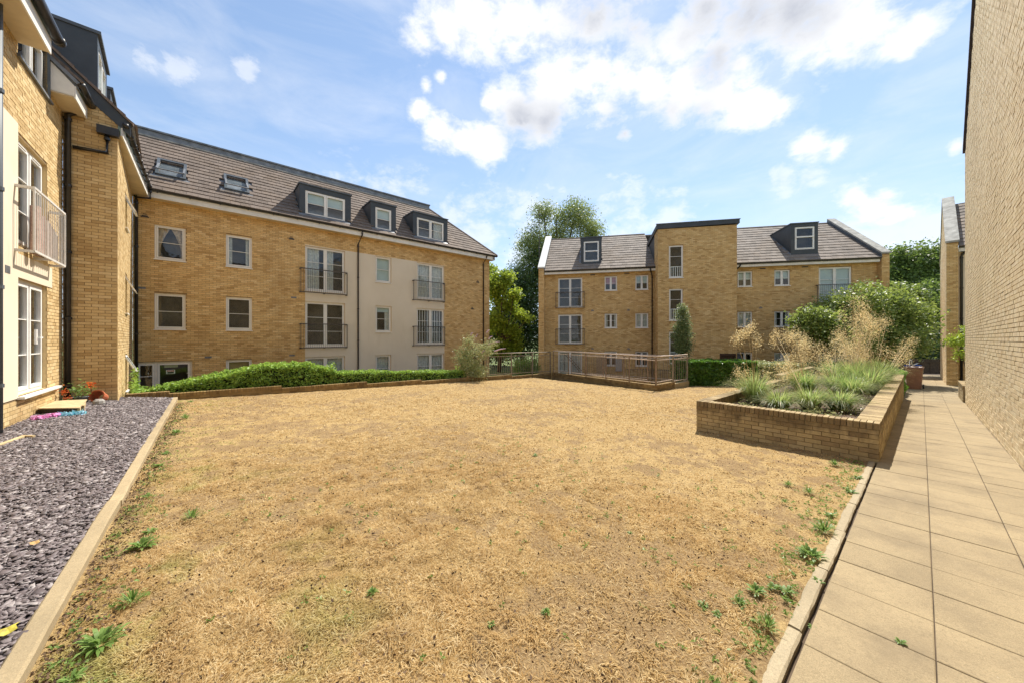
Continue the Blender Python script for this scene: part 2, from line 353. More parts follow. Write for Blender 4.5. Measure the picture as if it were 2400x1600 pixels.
def lawnmat():
    m = Mt('dry_lawn'); 
    a = m.noise(.55, 6, .62); b = m.noise(4.5, 6, .7); c = m.noise(42, 4, .75, dist=.4); d_ = m.noise(170, 3, .8)
    base = m.mix(m.ramp(a, [(.35, 0), (.65, 1)]), (0.336, 0.223, 0.092), (0.412, 0.286, 0.130))
    base = m.mix(m.ramp(b, [(.35, .0), (.66, .85)]), base, (0.487, 0.344, 0.160))
    cv = m.n('ShaderNodeAttribute', attribute_name='cover').outputs['Fac']
    soil = m.ramp(m.math('ADD', cv, m.math('MULTIPLY', m.math('SUBTRACT', c, .5), 1.1)), [(.05, 1), (.55, 0)])
    base = m.mix(m.math('MULTIPLY', soil, .85), base, m.mix(m.ramp(m.noise(60, 5, .8), [(.4, 0), (.62, 1)]), (.13, .08, .045), (.34, .23, .12)))
    base = m.mix(m.math('MULTIPLY', m.ramp(c, [(.38, 1), (.54, 0)]), .75), base, (.20, .12, .055))
    base = m.mix(m.math('MULTIPLY', m.ramp(d_, [(.5, 0), (.7, 1)]), .35), base, (.72, .55, .30))
    base = m.mix(1.0, base, (1.0, 1.02, 1.02), 'MULTIPLY')
    h = m.math('ADD', m.math('MULTIPLY', c, 1.0), m.math('MULTIPLY', d_, .5))
    return m.fin(base, .95, m.bump(h, .8, .02), spec=.1)
m_lawn = lawnmat()
def blademat():
    m = Mt('straw_blades'); r = m.pos['Random Per Island']
    c = m.ramp(r, [(.05, (0.319, 0.197, 0.076)), (.3, (0.504, 0.344, 0.151)), (.65, (0.655, 0.487, 0.244)), (.95, (0.773, 0.647, 0.403))])
    a = m.noise(.8, 5, .6)
    c = m.mix(m.math('MULTIPLY', m.ramp(a, [(.45, 0), (.7, 1)]), .5), c, (.50, .30, .115))
    c = m.mix(m.math('MULTIPLY', m.ramp(m.noise(3.2, 5, .65), [(.42, 0), (.62, 1)]), .45), c, (.40, .27, .12))
    g = m.noise(1.1, 4, .55, stretch=(1, 1, 0.01))
    sp = m.n('ShaderNodeSeparateXYZ', {0: m.pos['Position']})
    # green survivors in the damp strip by the slate kerb
    gz = m.math('ADD', m.math('MULTIPLY', sp.outputs[0], U0), m.math('MULTIPLY', sp.outputs[1], U1))
    near = m.n('ShaderNodeMapRange', {0: gz, 1: .1, 2: 1.1, 3: 1.0, 4: 0.0}).outputs[0]
    gf = m.math('MULTIPLY', m.math('MULTIPLY', m.ramp(g, [(.50, 0), (.62, 1)]), near), .6)
    c = m.mix(gf, c, (.25, .33, .08))
    d = m.n('ShaderNodeBsdfDiffuse', {0: c}); tl = m.n('ShaderNodeBsdfTranslucent', {0: c}); mx = m.n('ShaderNodeMixShader', {0: .42})
    m.L.new(d.outputs[0], mx.inputs[1]); m.L.new(tl.outputs[0], mx.inputs[2]); m.L.new(mx.outputs[0], m.out.inputs[0]); return m.m
m_blade = blademat()
def leafmat(name, cols, tr=.35, rough=.45, gloss=.35, warm=None):
    m = Mt(name); r = m.pos['Random Per Island']; n = len(cols)
    c = m.ramp(r, [((i+.5)/n, k) for i, k in enumerate(cols)])
    c = m.mix(m.math('MULTIPLY', m.ramp(m.noise(.9, 4, .6), [(.4, 0), (.7, 1)]), .4), c, cols[-1])
    p = m.n('ShaderNodeBsdfPrincipled', {'Base Color': c, 'Roughness': rough, 'Specular IOR Level': gloss})
    tc = m.mix(.5, c, warm or tuple(min(1, x*1.6) for x in cols[-1]))
    t = m.n('ShaderNodeBsdfTranslucent', {0: tc}); mx = m.n('ShaderNodeMixShader', {0: tr})
    m.L.new(p.outputs[0], mx.inputs[1]); m.L.new(t.outputs[0], mx.inputs[2]); m.L.new(mx.outputs[0], m.out.inputs[0]); return m.m
m_leaf_hedge = leafmat('hedge_leaf', [(.126, .209, .042), (.209, .356, .062), (.293, .460, .084), (.398, .586, .126)], .4, warm=(.4, .55, .08))
m_leaf_laurel = leafmat('laurel_leaf', [(.051, .109, .022), (.087, .189, .032), (.131, .261, .043)], .35, .28, .6, warm=(.25, .5, .05))
m_leaf_lime = leafmat('lime_leaf', [(.150, .225, .031), (.237, .338, .044), (.325, .425, .062)], .45, warm=(.55, .65, .07))
m_leaf_dark = leafmat('dark_leaf', [(.030, .060, .018), (.053, .090, .027), (.075, .128, .033)], .25)
m_leaf_birch = leafmat('birch_leaf', [(.086, .129, .044), (.138, .190, .061), (.207, .259, .086), (.276, .328, .103)], .35)
m_leaf_mid = leafmat('mid_leaf', [(.068, .135, .024), (.105, .210, .036), (.150, .285, .045), (.210, .375, .060)], .4, warm=(.3, .5, .06))
m_leaf_shrub = leafmat('glossy_leaf', [(.085, .14, .03), (.13, .20, .04), (.19, .27, .06), (.30, .35, .13)], .4, .42, .45, warm=(.45, .55, .10))
m_leaf_var = leafmat('variegated_leaf', [(.110, .165, .044), (.187, .242, .066), (.308, .341, .132), (.440, .440, .220)], .3)
m_leaf_pear = leafmat('grey_green_leaf', [(.06, .10, .03), (.10, .16, .04), (.15, .21, .07), (.26, .31, .15)], .35)
m_leaf_broad = leafmat('broad_leaf', [(.055, .085, .022), (.085, .135, .032), (.12, .18, .045), (.16, .22, .06)], .4, warm=(.30, .42, .08))
m_bark = plain('bark', (.10, .075, .055), .9, .4, scale=14, bump=.5)
m_grass_g = leafmat('ornamental_grass', [(.08, .16, .045), (.12, .22, .06), (.18, .27, .08), (.34, .36, .15), (.58, .48, .25)], .5, warm=(.4, .6, .15))
m_panicle = leafmat('golden_panicle', [(0.601, 0.408, 0.157), (0.737, 0.530, 0.235), (0.854, 0.673, 0.358), (0.860, 0.775, 0.515)], .5, .6, .2, warm=(0.860, 0.734, 0.381))
m_weed = leafmat('weed_leaf', [(.10, .17, .035), (.15, .25, .05), (.22, .33, .09)], .4)

# ------------------------------------------------------------------ walls
BR = MB(); BR.box(lambda a, o, z: (a, o, z), -.5, .5, -.5, .5, -.5, .5)
def unit_brick(mat, key):
    me = bpy.data.meshes.new('brick_'+key)
    v = []
    for z in (-.5, .5):
        for y in (-.5, .5):
            for x in (-.5, .5): v.append((x, y, z))
    me.from_pydata(v, [], [(0, 2, 3, 1), (4, 5, 7, 6), (0, 1, 5, 4), (2, 6, 7, 3), (0, 4, 6, 2), (1, 3, 7, 5)])
    me.materials.append(mat); me.update(); return me
def frame_mat(F, a, o, z):
    p = Vector(F(a, o, z)); x = Vector(F(a+1, o, z))-p; y = Vector(F(a, o+1, z))-p; zz = Vector(F(a, o, z+1))-p
    m = Matrix((x, y, zz)).transposed().to_4x4(); m.translation = p
    if m.to_3x3().determinant() < 0:      # keep a proper rotation: mirror the along-axis
        m = Matrix((-x, y, zz)).transposed().to_4x4(); m.translation = p
    return m
def sub_int(a0, a1, cuts):
    segs = [(a0, a1)]
    for c0, c1 in cuts:
        ns = []
        for s0, s1 in segs:
            if c1 <= s0 or c0 >= s1: ns.append((s0, s1)); continue
            if c0 > s0: ns.append((s0, c0))
            if c1 < s1: ns.append((c1, s1))
        segs = ns
    return segs
def wall(parent, F, a0, a1, z0, z1, holes, mat, mort, nparts=0, rev=.10, L=.215, H=.065, J=.01, topfn=None, name='wall', reveal_mat=None, phase=0., also=(), bw=.02):
    """holes: list of (a0,a1,z0,z1) windows (cut with reveals); also: (a0,a1,z0,z1) areas without bricks (render)"""
    w = MB()
    as_ = sorted(set([a0, a1]+[x for h in holes for x in h[:2] if a0 < x < a1])); zs = sorted(set([z0, z1]+[x for h in holes for x in h[2:4] if z0 < x < z1]))
    for i in range(len(as_)-1):
        for k in range(len(zs)-1):
            ca, cz = (as_[i]+as_[i+1])/2, (zs[k]+zs[k+1])/2
            if any(h[0] < ca < h[1] and h[2] < cz < h[3] for h in holes): continue
            A0, A1, Z0, Z1 = as_[i], as_[i+1], zs[k], zs[k+1]
            if topfn and Z1 == z1:
                w.quad(F(A0, -.012, Z0), F(A1, -.012, Z0), F(A1, -.012, max(Z0, topfn(A1))), F(A0, -.012, max(Z0, topfn(A0))))
            else: w.quad(F(A0, -.012, Z0), F(A1, -.012, Z0), F(A1, -.012, Z1), F(A0, -.012, Z1))
    wo = w.build(name, mort, parent)
    for h in holes:
        r = MB(); b0, b1, c0, c1 = h[:4]; o0, o1 = -rev-.06, -.004
        r.quad(F(b0, o0, c0), F(b0, o1, c0), F(b0, o1, c1), F(b0, o0, c1)); r.quad(F(b1, o0, c0), F(b1, o1, c0), F(b1, o1, c1), F(b1, o0, c1))
        r.quad(F(b0, o0, c1), F(b1, o0, c1), F(b1, o1, c1), F(b0, o1, c1)); r.quad(F(b0, o0, c0), F(b1, o0, c0), F(b1, o1, c0), F(b0, o1, c0))
        r.build('window_reveal', reveal_mat or mat, wo)
    cand = []; nrow = int(round((z1-z0)/(H+J)))+1; P = L+J
    for k in range(nrow):
        zb = z0+k*(H+J)+J/2; zt = zb+H
        if zt > z1+.02 and not topfn: break
        cuts = [(h[0]-.0, h[1]+.0) for h in list(holes)+list(also) if h[2] < zt-.01 and h[3] > zb+.01]
        aa0, aa1 = a0, a1
        if topfn:
            ok = [x for x in np.linspace(a0, a1, 60) if topfn(x) >= zt-.01]
            if not ok: continue
            aa0, aa1 = ok[0], ok[-1]
            if aa1-aa0 < .05: continue
        off = (P/2 if k % 2 else 0)+phase; st = a0-off
        j0 = int((aa0-st)//P); j1 = int((aa1-st)//P)+1
        for j in range(j0, j1+1):
            b0 = st+j*P+J/2; b1 = b0+L
            for s0, s1 in sub_int(max(b0, aa0), min(b1, aa1), cuts) if min(b1, aa1) > max(b0, aa0) else []:
                if s1-s0 > .03: cand.append((s0, s1, zb, zt, abs((s1-s0)-L) < 1e-3))
    if not cand: return wo
    picks = set()
    if nparts:
        sc = []
        for i, (s0, s1, zb, zt, full) in enumerate(cand):
            if not full: continue
            p = F((s0+s1)/2, 0, (zb+zt)/2)
            if inview(p, 0): sc.append((p[0]**2+p[1]**2+(p[2]-CAMH)**2, i))
        sc.sort(); picks = set(i for _, i in sc[:nparts])
    m = MB(); ub = unit_brick(mat, name+str(len(bpy.data.meshes)))
    for i, (s0, s1, zb, zt, full) in enumerate(cand):
        jit = random.uniform(-.0035, .0025)
        if i in picks:
            mw = frame_mat(F, (s0+s1)/2, -bw/2+jit, (zb+zt)/2) @ Matrix.Diagonal((s1-s0, bw, H, 1))
            link('brick', ub, wo, mw)
        else: m.box(F, s0, s1, -bw, jit, zb, zt, skip=('k',))
    o = m.build('brickwork', mat, wo, kind='stuff')
    return wo

def window(par, F, a0, a1, z0, z1, cols=1, bars=(.5,), rec=.07, fr=.055, sash=.045, fm=None, sill=True, curtain=None, blind=0, openback=.6, sillout=.05, split=None, flat=False, blindmat=None, inner=None, vents=True):
    fm = fm or m_frame; m = MB(); o0, o1 = -rec-.06, -rec
    m.box(F, a0, a1, o0, o1, z0, z0+fr); m.box(F, a0, a1, o0, o1, z1-fr, z1); m.box(F, a0, a0+fr, o0, o1, z0+fr, z1-fr); m.box(F, a1-fr, a1, o0, o1, z0+fr, z1-fr)
    xs = [a0+fr, a1-fr]
    if cols > 1:
        cuts = split or [a0+(a1-a0)*i/cols for i in range(1, cols)]
        for c in cuts: m.box(F, c-.03, c+.03, o0, o1, z0+fr, z1-fr)
        xs = [a0+fr]+[q for c in cuts for q in (c-.03, c+.03)]+[a1-fr]
    wroot = m.build('window', fm, par) if par.get('category') else m.build('window_frame', fm, par)
    sub = wroot if par.get('category') else par
    s = MB(); b = MB(); panes = []
    for i in range(0, len(xs), 2):
        x0, x1 = xs[i], xs[i+1]; y0, y1 = z0+fr, z1-fr; so0, so1 = o0+.01, o1+.014; g = .006
        s.box(F, x0+g, x1-g, so0, so1, y0+g, y0+sash); s.box(F, x0+g, x1-g, so0, so1, y1-sash, y1-g)
        s.box(F, x0+g, x0+sash, so0, so1, y0+sash, y1-sash); s.box(F, x1-sash, x1-g, so0, so1, y0+sash, y1-sash)
        if vents: s.box(F, (x0+x1)/2-(x1-x0)*.3, (x0+x1)/2+(x1-x0)*.3, so1, so1+.012, y1-.036, y1-.014)
        for q in bars:
            zz = y0+(y1-y0)*q; b.box(F, x0+sash, x1-sash, so0+.018, so1-.008, zz-.009, zz+.009)
        panes.append((x0+sash, x1-sash, y0+sash, y1-sash, so0+.02))
    s.build('sash', fm, sub)
    if bars: b.build('glazing_bar', fm, sub)
    for (x0, x1, y0, y1, oo) in panes:
        MB().quad(F(x0, oo, y0), F(x1, oo, y0), F(x1, oo, y1), F(x0, oo, y1)).build('pane', m_glass, sub)
    if sill: MB().box(F, a0-.02, a1+.02, -rec-.02, sillout, z0-.035, z0-.002).build('sill', fm, sub)
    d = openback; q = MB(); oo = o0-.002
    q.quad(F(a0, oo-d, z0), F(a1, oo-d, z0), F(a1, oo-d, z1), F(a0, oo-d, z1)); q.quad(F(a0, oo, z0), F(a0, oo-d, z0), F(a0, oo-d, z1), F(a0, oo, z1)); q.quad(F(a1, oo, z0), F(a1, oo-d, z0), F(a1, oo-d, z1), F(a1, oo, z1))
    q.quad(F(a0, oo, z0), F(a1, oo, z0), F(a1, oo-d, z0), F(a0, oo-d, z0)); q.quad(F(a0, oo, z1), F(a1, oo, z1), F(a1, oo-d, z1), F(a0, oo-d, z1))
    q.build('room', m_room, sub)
    oc = o0-.05
    def pleat(x0, x1, y0, y1, mat, name='curtain', tie=0, amp=.018):
        c = MB(); n = max(6, int((x1-x0)/.022)); rows = 8; V = []
        for k in range(rows+1):
            v = k/rows; zz = y1+(y0-y1)*v
            for i in range(n+1):
                u = i/n; xx = x0+(x1-x0)*u
                if tie: 
                    wgt = 1-.78*math.sin(min(1, v*1.25)*math.pi/2) if v < .8 else .22+.4*(v-.8)
                    xx = x0+(x1-x0)*u*wgt if tie > 0 else x1-(x1-x0)*(1-u)*wgt
                V.append(F(xx, oc+amp*math.sin(u*n*1.1+math.sin(u*9)*2), zz))
        c.v = V; c.f = [(k*(n+1)+i, k*(n+1)+i+1, (k+1)*(n+1)+i+1, (k+1)*(n+1)+i) for k in range(rows) for i in range(n)]
        c.build(name, mat, sub)
    if curtain == 'tied':
        mid = (a0+a1)/2; pleat(a0+.06, mid, z0+.06, z1-.05, m_curtain_t, tie=1); pleat(mid, a1-.06, z0+.06, z1-.05, m_curtain_t, tie=-1)
    elif curtain == 'net': pleat(a0+.05, a1-.05, z0+.05, z1-.05, m_curtain)
    elif curtain == 'nethalf': pleat(a0+.05, a0+(a1-a0)*.36, z0+.05, z1-.05, m_curtain); pleat(a0+(a1-a0)*.52, a0+(a1-a0)*.72, z0+.05, z1-.05, m_curtain)
    elif curtain == 'sides': pleat(a0+.05, a0+(a1-a0)*.24, z0+.05, z1-.05, m_curtain); pleat(a1-(a1-a0)*.24, a1-.05, z0+.05, z1-.05, m_curtain)
    elif curtain == 'right': pleat(a1-(a1-a0)*.36, a1-.05, z0+.05, z1-.05, m_curtain)
    elif curtain == 'vertical':
        v = MB(); n = int((a1-a0)/.16)
        for i in range(n): x = a0+.1+i*.16; v.box(F, x, x+.03, oc, oc+.01, z0+.08, z1-.08)
        v.build('vertical_blind', m_white, sub)
    if blind: MB().box(F, a0+.05, a1-.05, oc+.02, oc+.025, z1-.05-(z1-z0)*blind, z1-.05).build('blind', blindmat or m_blind, sub)
    return wroot

def juliet(par, F, a0, a1, z0, z1, out=.16, n=22, mat=None, parts=False):
    m = MB(); mat = mat or m_jul
    m.box(F, a0, a1, out-.012, out+.012, z1-.02, z1+.02); m.box(F, a0, a1, out-.012, out+.012, z0-.02, z0+.02)
    for a in (a0, a1): m.box(F, a-.012, a+.012, out-.012, out+.012, z0, z1)
    for a in (a0+.02, a1-.02, (a0+a1)/2):
        for z in ((z0, z1) if a != (a0+a1)/2 else (z0,)): m.box(F, a-.03, a+.03, 0, out, z-.035, z+.01)
    r = m.build('balcony_railing', mat, par)
    bs = MB(); ax = np.linspace(a0+.05, a1-.05, n)
    if parts:
        me = None
        for a in ax: MB().box(F, a-.005, a+.005, out-.005, out+.005, z0+.02, z1-.02).build('baluster', mat, r)
    else:
        for a in ax: bs.box(F, a-.0045, a+.0045, out-.0045, out+.0045, z0+.02, z1-.02, skip=('t', 'b'))
        bs.build('balusters', mat, r)
    return r
def pipe(par, pts, mat=None, r=.036, name='downpipe'):
    o = MB().tube(pts, r, 10).build(name, mat or m_brownpipe, par, smooth=True)
    c = MB(); P = [Vector(p) for p in pts]
    for i in range(len(P)-1):
        d = P[i+1]-P[i]; L = d.length
        if abs(d.normalized().z) > .9:
            for k in range(int(L/1.6)+1):
                q = P[i]+d*min(1, (k*1.6+.1)/max(L, .1)); c.tube([q-Vector((0, 0, .03)), q+Vector((0, 0, .03))], r*1.3, 10)
    if c.v: c.build('pipe_clip', mat or m_brownpipe, o)
    return o
def gutter(par, F, a0, a1, o, z, mat=None, step=.9):
    m = MB(); n = 7; r = .058
    ring = [(math.cos(math.pi+math.pi*k/(n-1))*r, math.sin(math.pi+math.pi*k/(n-1))*r) for k in range(n)]
    ring += [(x*.86, y*.86) for x, y in ring[::-1]]
    A = [F(a0, o+x, z+y) for x, y in ring]; B = [F(a1, o+x, z+y) for x, y in ring]; m.prism(A, B)
    g = m.build('gutter', mat or m_black, par)
    b = MB(); a = a0+.3
    while a < a1: b.box(F, a-.02, a+.02, o-r-.02, o+r*.4, z-r-.025, z-r+.012); a += step
    b.build('gutter_bracket', mat or m_black, g); return g
def tiles(par, F, a0, a1, slen, pitch, o0, z0, mat, nparts=300, W=.33, E=.30, T=.050, lo=None, hi=None, holes=(), name='roof', lap=.02):
    """roof plane rising away from the eave at (o0,z0); F in facade axes (a, out, z)"""
    cp, sp = math.cos(pitch), math.sin(pitch)
    def P(a, v, n): return F(a, o0-v*cp+n*sp, z0+v*sp+n*cp)
    Lo = lo or (lambda v: a0); Hi = hi or (lambda v: a1)
    deck = MB().prism([P(Lo(0), 0, -.08), P(Hi(0), 0, -.08), P(Hi(slen), slen, -.08), P(Lo(slen), slen, -.08)], [P(Lo(0), 0, -.01), P(Hi(0), 0, -.01), P(Hi(slen), slen, -.01), P(Lo(slen), slen, -.01)]).build(name, m_lead, par)
    rows = int(math.ceil(slen/E)); cand = []
    for k in range(rows):
        v0 = k*E; v1 = min(v0+E+lap, slen); vm = (v0+v1)/2; l, h = Lo(vm), Hi(vm); off = (W/2 if k % 2 else 0)
        j = int((l-a0)//W)-1
        while a0-off+j*W < h:
            b0 = a0-off+j*W+.003; b1 = b0+W-.006; j += 1
            q0, q1 = max(b0, l), min(b1, h)
            if q1-q0 < .04: continue
            if any(x0 < (q0+q1)/2 < x1 and y0 < vm < y1 for x0, x1, y0, y1 in holes): continue
            cand.append((q0, q1, v0, v1, q1-q0 > W-.02 and v1-v0 > E))
    sc = sorted((P((c[0]+c[1])/2, c[2], 0)[0]**2+P((c[0]+c[1])/2, c[2], 0)[1]**2, i) for i, c in enumerate(cand) if c[4] and inview(P((c[0]+c[1])/2, c[2], 0), 0))
    picks = set(i for _, i in sc[:nparts]); m = MB()
    me = bpy.data.meshes.new('roof_tile'); w2 = (W-.006)/2; ln = E+lap
    # shared tile: local x along eave, y up slope, z normal
    v = [(-w2, 0, .012), (w2, 0, .012), (w2, ln, -.008), (-w2, ln, -.008), (-w2, 0, .012+T), (w2, 0, .012+T), (w2, ln, T-.016), (-w2, ln, T-.016)]
    me.from_pydata(v, [], [(0, 1, 5, 4), (4, 5, 6, 7), (0, 4, 7, 3), (1, 2, 6, 5), (3, 7, 6, 2), (0, 3, 2, 1)]); me.materials.append(mat); me.update()
    for i, (q0, q1, v0, v1, full) in enumerate(cand):
        jz = random.uniform(-.004, .005); jy = random.uniform(-.006, .006)
        if i in picks:
            c = Vector(P((q0+q1)/2, v0+jy, jz)); x = (Vector(P(1, 0, 0))-Vector(P(0, 0, 0))); y = (Vector(P(0, 1, 0))-Vector(P(0, 0, 0))); n = Vector(P(0, 0, 1))-Vector(P(0, 0, 0))
            if x.cross(y).dot(n) < 0: x = -x
            mw = Matrix((x, y, n)).transposed().to_4x4(); mw.translation = c; link('roof_tile', me, deck, mw)
        else:
            b = len(m.v); u0, u1 = v0+jy, v1
            m.v += [P(q0, u0, .012+jz), P(q1, u0, .012+jz), P(q1, u1, -.008+jz), P(q0, u1, -.008+jz), P(q0, u0, .012+T+jz), P(q1, u0, .012+T+jz), P(q1, u1, T-.016+jz), P(q0, u1, T-.016+jz)]
            m.f += [tuple(b+i for i in q) for q in ((0, 1, 5, 4), (4, 5, 6, 7), (0, 4, 7, 3), (1, 2, 6, 5))]
    if m.v: m.build('roof_tiling', mat, deck, kind='stuff')
    return deck, P
def dormer(par, F, a0, a1, zt, zb, front, slope, win, mat=None, **kw):
    """front: out coordinate of the dormer face; slope = tan(pitch); zb = z of the roof at the face"""
    mat = mat or m_grey; m = MB(); w0, w1, y0, y1 = win; t = .1
    root = par
    d = (zt-zb)/slope+.15
    m.box(F, a0, w0, front-t, front, zb-.05, zt); m.box(F, w1, a1, front-t, front, zb-.05, zt); m.box(F, w0, w1, front-t, front, y1, zt)
    if y0 > zb: m.box(F, w0, w1, front-t, front, zb-.05, y0)
    for x0, x1 in ((a0, a0+.08), (a1-.08, a1)):
        A = [(front-t, zb-.1), (front-t, zt), (front-d, zt), (front-t-.02, zb-.1)]
        m.prism([F(x0, o, z) for o, z in A[:3]], [F(x1, o, z) for o, z in A[:3]])
    dr = m.build('dormer', mat, par)
    MB().box(F, a0-.04, a1+.04, front-d-.02, front+.05, zt+.002, zt+.06).build('dormer_roof', m_grey2 if mat is m_grey else m_grey, dr)
    fl = MB().box(F, a0-.1, a1+.1, front+.005, front+.16, zb-.10, zb-.06)
    fl.prism([F(a0-.12, front+.02, zb-.02), F(a0-.12, front-d*.9, zb-.02+(d*.9+.02)*slope), F(a0-.12, front-d*.9, zb+.05+(d*.9)*slope), F(a0-.12, front+.02, zb+.05)], [F(a0-.005, front+.02, zb), F(a0-.005, front-d*.9, zb+(d*.9+.02)*slope), F(a0-.005, front-d*.9, zb+.07+(d*.9)*slope), F(a0-.005, front+.02, zb+.07)])
    fl.build('lead_flashing', m_lead, dr)
    F2 = lambda a, o, z: F(a, o+front, z)
    window(dr, F2, w0, w1, y0, y1, rec=-.01 if kw.pop('proud', False) else .02, sill=False, **kw)
    return dr

# ================================================================== GROUND
def sheet(F, pts, z, name, mat, kind='structure'):
    m = MB().quad(*[F(a, b, z if not callable(z) else z(a, b)) for a, b in pts]); o = m.build(name, mat); o['kind'] = kind; return o
m_lowgrass = plain('rough_grass', (.13, .17, .045), .95, .45, scale=1.3)
MB().quad((-700, -700, -1.62), (700, -700, -1.62), (700, 700, -1.62), (-700, 700, -1.62)).build('ground', m_lowgrass, base=(0, 0, -1.62))['kind'] = 'structure'
def grid(name, s0, s1, t0, t1, step, zf, mat, mask=None):
    ns, nt_ = int((s1-s0)/step)+1, int((t1-t0)/step)+1
    S, T = np.meshgrid(np.linspace(s0, s1, ns), np.linspace(t0, t1, nt_), indexing='ij')
    Z = zf(S, T); X = S*U0-T*U1; Y = S*U1+T*U0; V = np.stack([X, Y, Z], -1).reshape(-1, 3)
    i = np.arange(ns*nt_).reshape(ns, nt_); f = np.stack([i[:-1, :-1], i[1:, :-1], i[1:, 1:], i[:-1, 1:]], -1).reshape(-1, 4)
    if mask is not None:
        cs = (S[:-1, :-1]+S[1:, 1:])/2; ct = (T[:-1, :-1]+T[1:, 1:])/2; f = f[mask(cs, ct).ravel()]
    o = build_np(name, V, [f], mat, smooth=True); o['kind'] = 'structure'; return o
def vnoise(x, y, seed=0):
    xi, yi = np.floor(x).astype(np.int64), np.floor(y).astype(np.int64); fx, fy = x-xi, y-yi
    def h(a, b):
        n = (a*374761393+b*668265263+seed*1442695041) & 0x7fffffff; n = ((n ^ (n >> 13))*1274126177) & 0x7fffffff
        return ((n ^ (n >> 16)) & 0xffff)/65535.
    u, v = fx*fx*(3-2*fx), fy*fy*(3-2*fy)
    return (h(xi, yi)*(1-u)+h(xi+1, yi)*u)*(1-v)+(h(xi, yi+1)*(1-u)+h(xi+1, yi+1)*u)*v
def fbm(x, y, seed=0, oct=4):
    r = 0; a = .5; n = 0
    for i in range(oct): r = r+a*vnoise(x*2**i, y*2**i, seed+i); n += a; a *= .5
    return r/n
def lawn_mask(s, t):
    return ((t < 14.32) & (s < 13.8) | (t < 6.95) & (s < 18.6) | (t < 5.2) & (s < 24)) & ~((s > 8.05) & (t < 2.95) & (s < 19.3))
lawnz = lambda s, t: terrv(s, t)-.012+.03*(fbm(s*1.6, t*1.6, 3)-.5)+.034*(fbm(s*8, t*8, 5, 3)-.5)
def cover(s, t):
    a = fbm(s*.8+40, t*.8+40, 21, 4); b = fbm(s*3.6, t*3.6, 25, 3); c = fbm(s*11, t*11, 27, 2); return np.clip((a*.40+b*.36+c*.34-.462)/.16, 0, 1)
lw = grid('lawn', -.70, 24, .535, 14.32, .05, lawnz, m_lawn, lawn_mask)
co = np.empty(len(lw.data.vertices)*3, np.float32); lw.data.vertices.foreach_get('co', co); co = co.reshape(-1, 3)+np.array(lw.location)
ls_, lt_ = co[:, 0]*U0+co[:, 1]*U1, -co[:, 0]*U1+co[:, 1]*U0
at = lw.data.attributes.new('cover', 'FLOAT', 'POINT'); at.data.foreach_set('value', cover(ls_, lt_).astype(np.float32))
grid('lawn_foreground', -.70, 24, -.2, .56, .76, lambda s, t: terrv(s, t)-.05, m_ground_dark)
# skirt that closes the terrace towards the lower ground
MB().quad(G(13.8, 6.95, terr(14, 7)), G(18.6, 6.95, terr(18.6, 7)), G(18.6, 6.95, -1.6), G(13.8, 6.95, -1.6)).quad(G(18.6, 5.2, -.4), G(18.6, 6.95, -.4), G(18.6, 6.95, -1.6), G(18.6, 5.2, -1.6)).quad(G(18.6, 5.2, -.4), G(24, 5.2, -.5), G(24, 5.2, -1.6), G(18.6, 5.2, -1.6)).build('terrace_bank', m_ground_dark)['kind'] = 'structure'
MB().quad(G(24, 5.2, -.6), G(24, -4, -.6), G(60, -4, -1.5), G(60, 5.2, -1.5)).build('far_verge', m_ground_dark)['kind'] = 'structure'
# bank between the retaining wall and block A
MB().quad(G(-3, 14.5, -.12), G(15.4, 14.5, -.5), G(15.4, 16.8, -1.2), G(-3, 16.8, -1.2)).quad(G(-3, 16.8, -1.2), G(15.4, 16.8, -1.2), G(15.4, 19, -1.25), G(-3, 19, -1.25)).build('planting_bank', m_ground_dark)['kind'] = 'structure'
# lower lawn between the two blocks
MB().quad(G(13.8, 14.5, -1.1), G(40, 14.5, -1.3), G(40, 40, -1.3), G(13.8, 40, -1.1)).build('lower_lawn', m_lowgrass)['kind'] = 'structure'
MB().quad(G(13.6, 5, -1.32), G(34, 0, -1.32), G(34, 14.5, -1.32), G(13.6, 14.5, -1.32)).build('lower_yard', plain('tarmac', (.09, .085, .08), .9, .2))['kind'] = 'structure'

# path of concrete slabs
pz = lambda s: -.0245*s
sub = MB().quad(G(-3, .44, pz(-3)-.012), G(48, .44, pz(48)-.012), G(48, -1.0, pz(48)-.012), G(-3, -1.0, pz(-3)-.012)).build('path', m_ground_dark); sub['kind'] = 'structure'
tj = [.447, -.052, -.535, -.975]
slab = bpy.data.meshes.new('paving_slab')
e = .012; slab.from_pydata([(-.5+x*e, -.5+y*e, z) for x, y, z in []], [], []) if False else None
def slabmesh():
    v = []; b = .012
    for z, k in ((-.04, 0), (-.003, 0), (0, b)):
        for x, y in ((-1, -1), (1, -1), (1, 1), (-1, 1)): v.append((x*(.5-k), y*(.5-k), z))
    f = [(0, 1, 5, 4), (1, 2, 6, 5), (2, 3, 7, 6), (3, 0, 4, 7), (4, 5, 9, 8), (5, 6, 10, 9), (6, 7, 11, 10), (7, 4, 8, 11), (8, 9, 10, 11)]
    slab.from_pydata(v, [], f); slab.materials.append(m_slab); slab.update()
slabmesh()
ang = math.atan(.0245)
def place_slab(s, t0, t1, ds, zoff=0, parent=None):
    jit = random.uniform(-.002, .003)
    c = Vector(G(s+ds/2, (t0+t1)/2, pz(s+ds/2)+jit+zoff)); gap = .006
    mw = Matrix.Translation(c) @ Matrix.Rotation(TH, 4, 'Z') @ Matrix.Rotation(ang+random.uniform(-.002, .002), 4, 'Y') @ Matrix.Rotation(random.uniform(-.002, .002), 4, 'X') @ Matrix.Diagonal((ds-gap, abs(t1-t0)-gap, 1, 1))
    return link('paving_slab', slab, parent or sub, mw)
s = .9; k = 0
while s < 42:
    for i in range(3): place_slab(s+(0, .0, .012)[i], tj[i+1], tj[i], .43)
    s += .43; k += 1
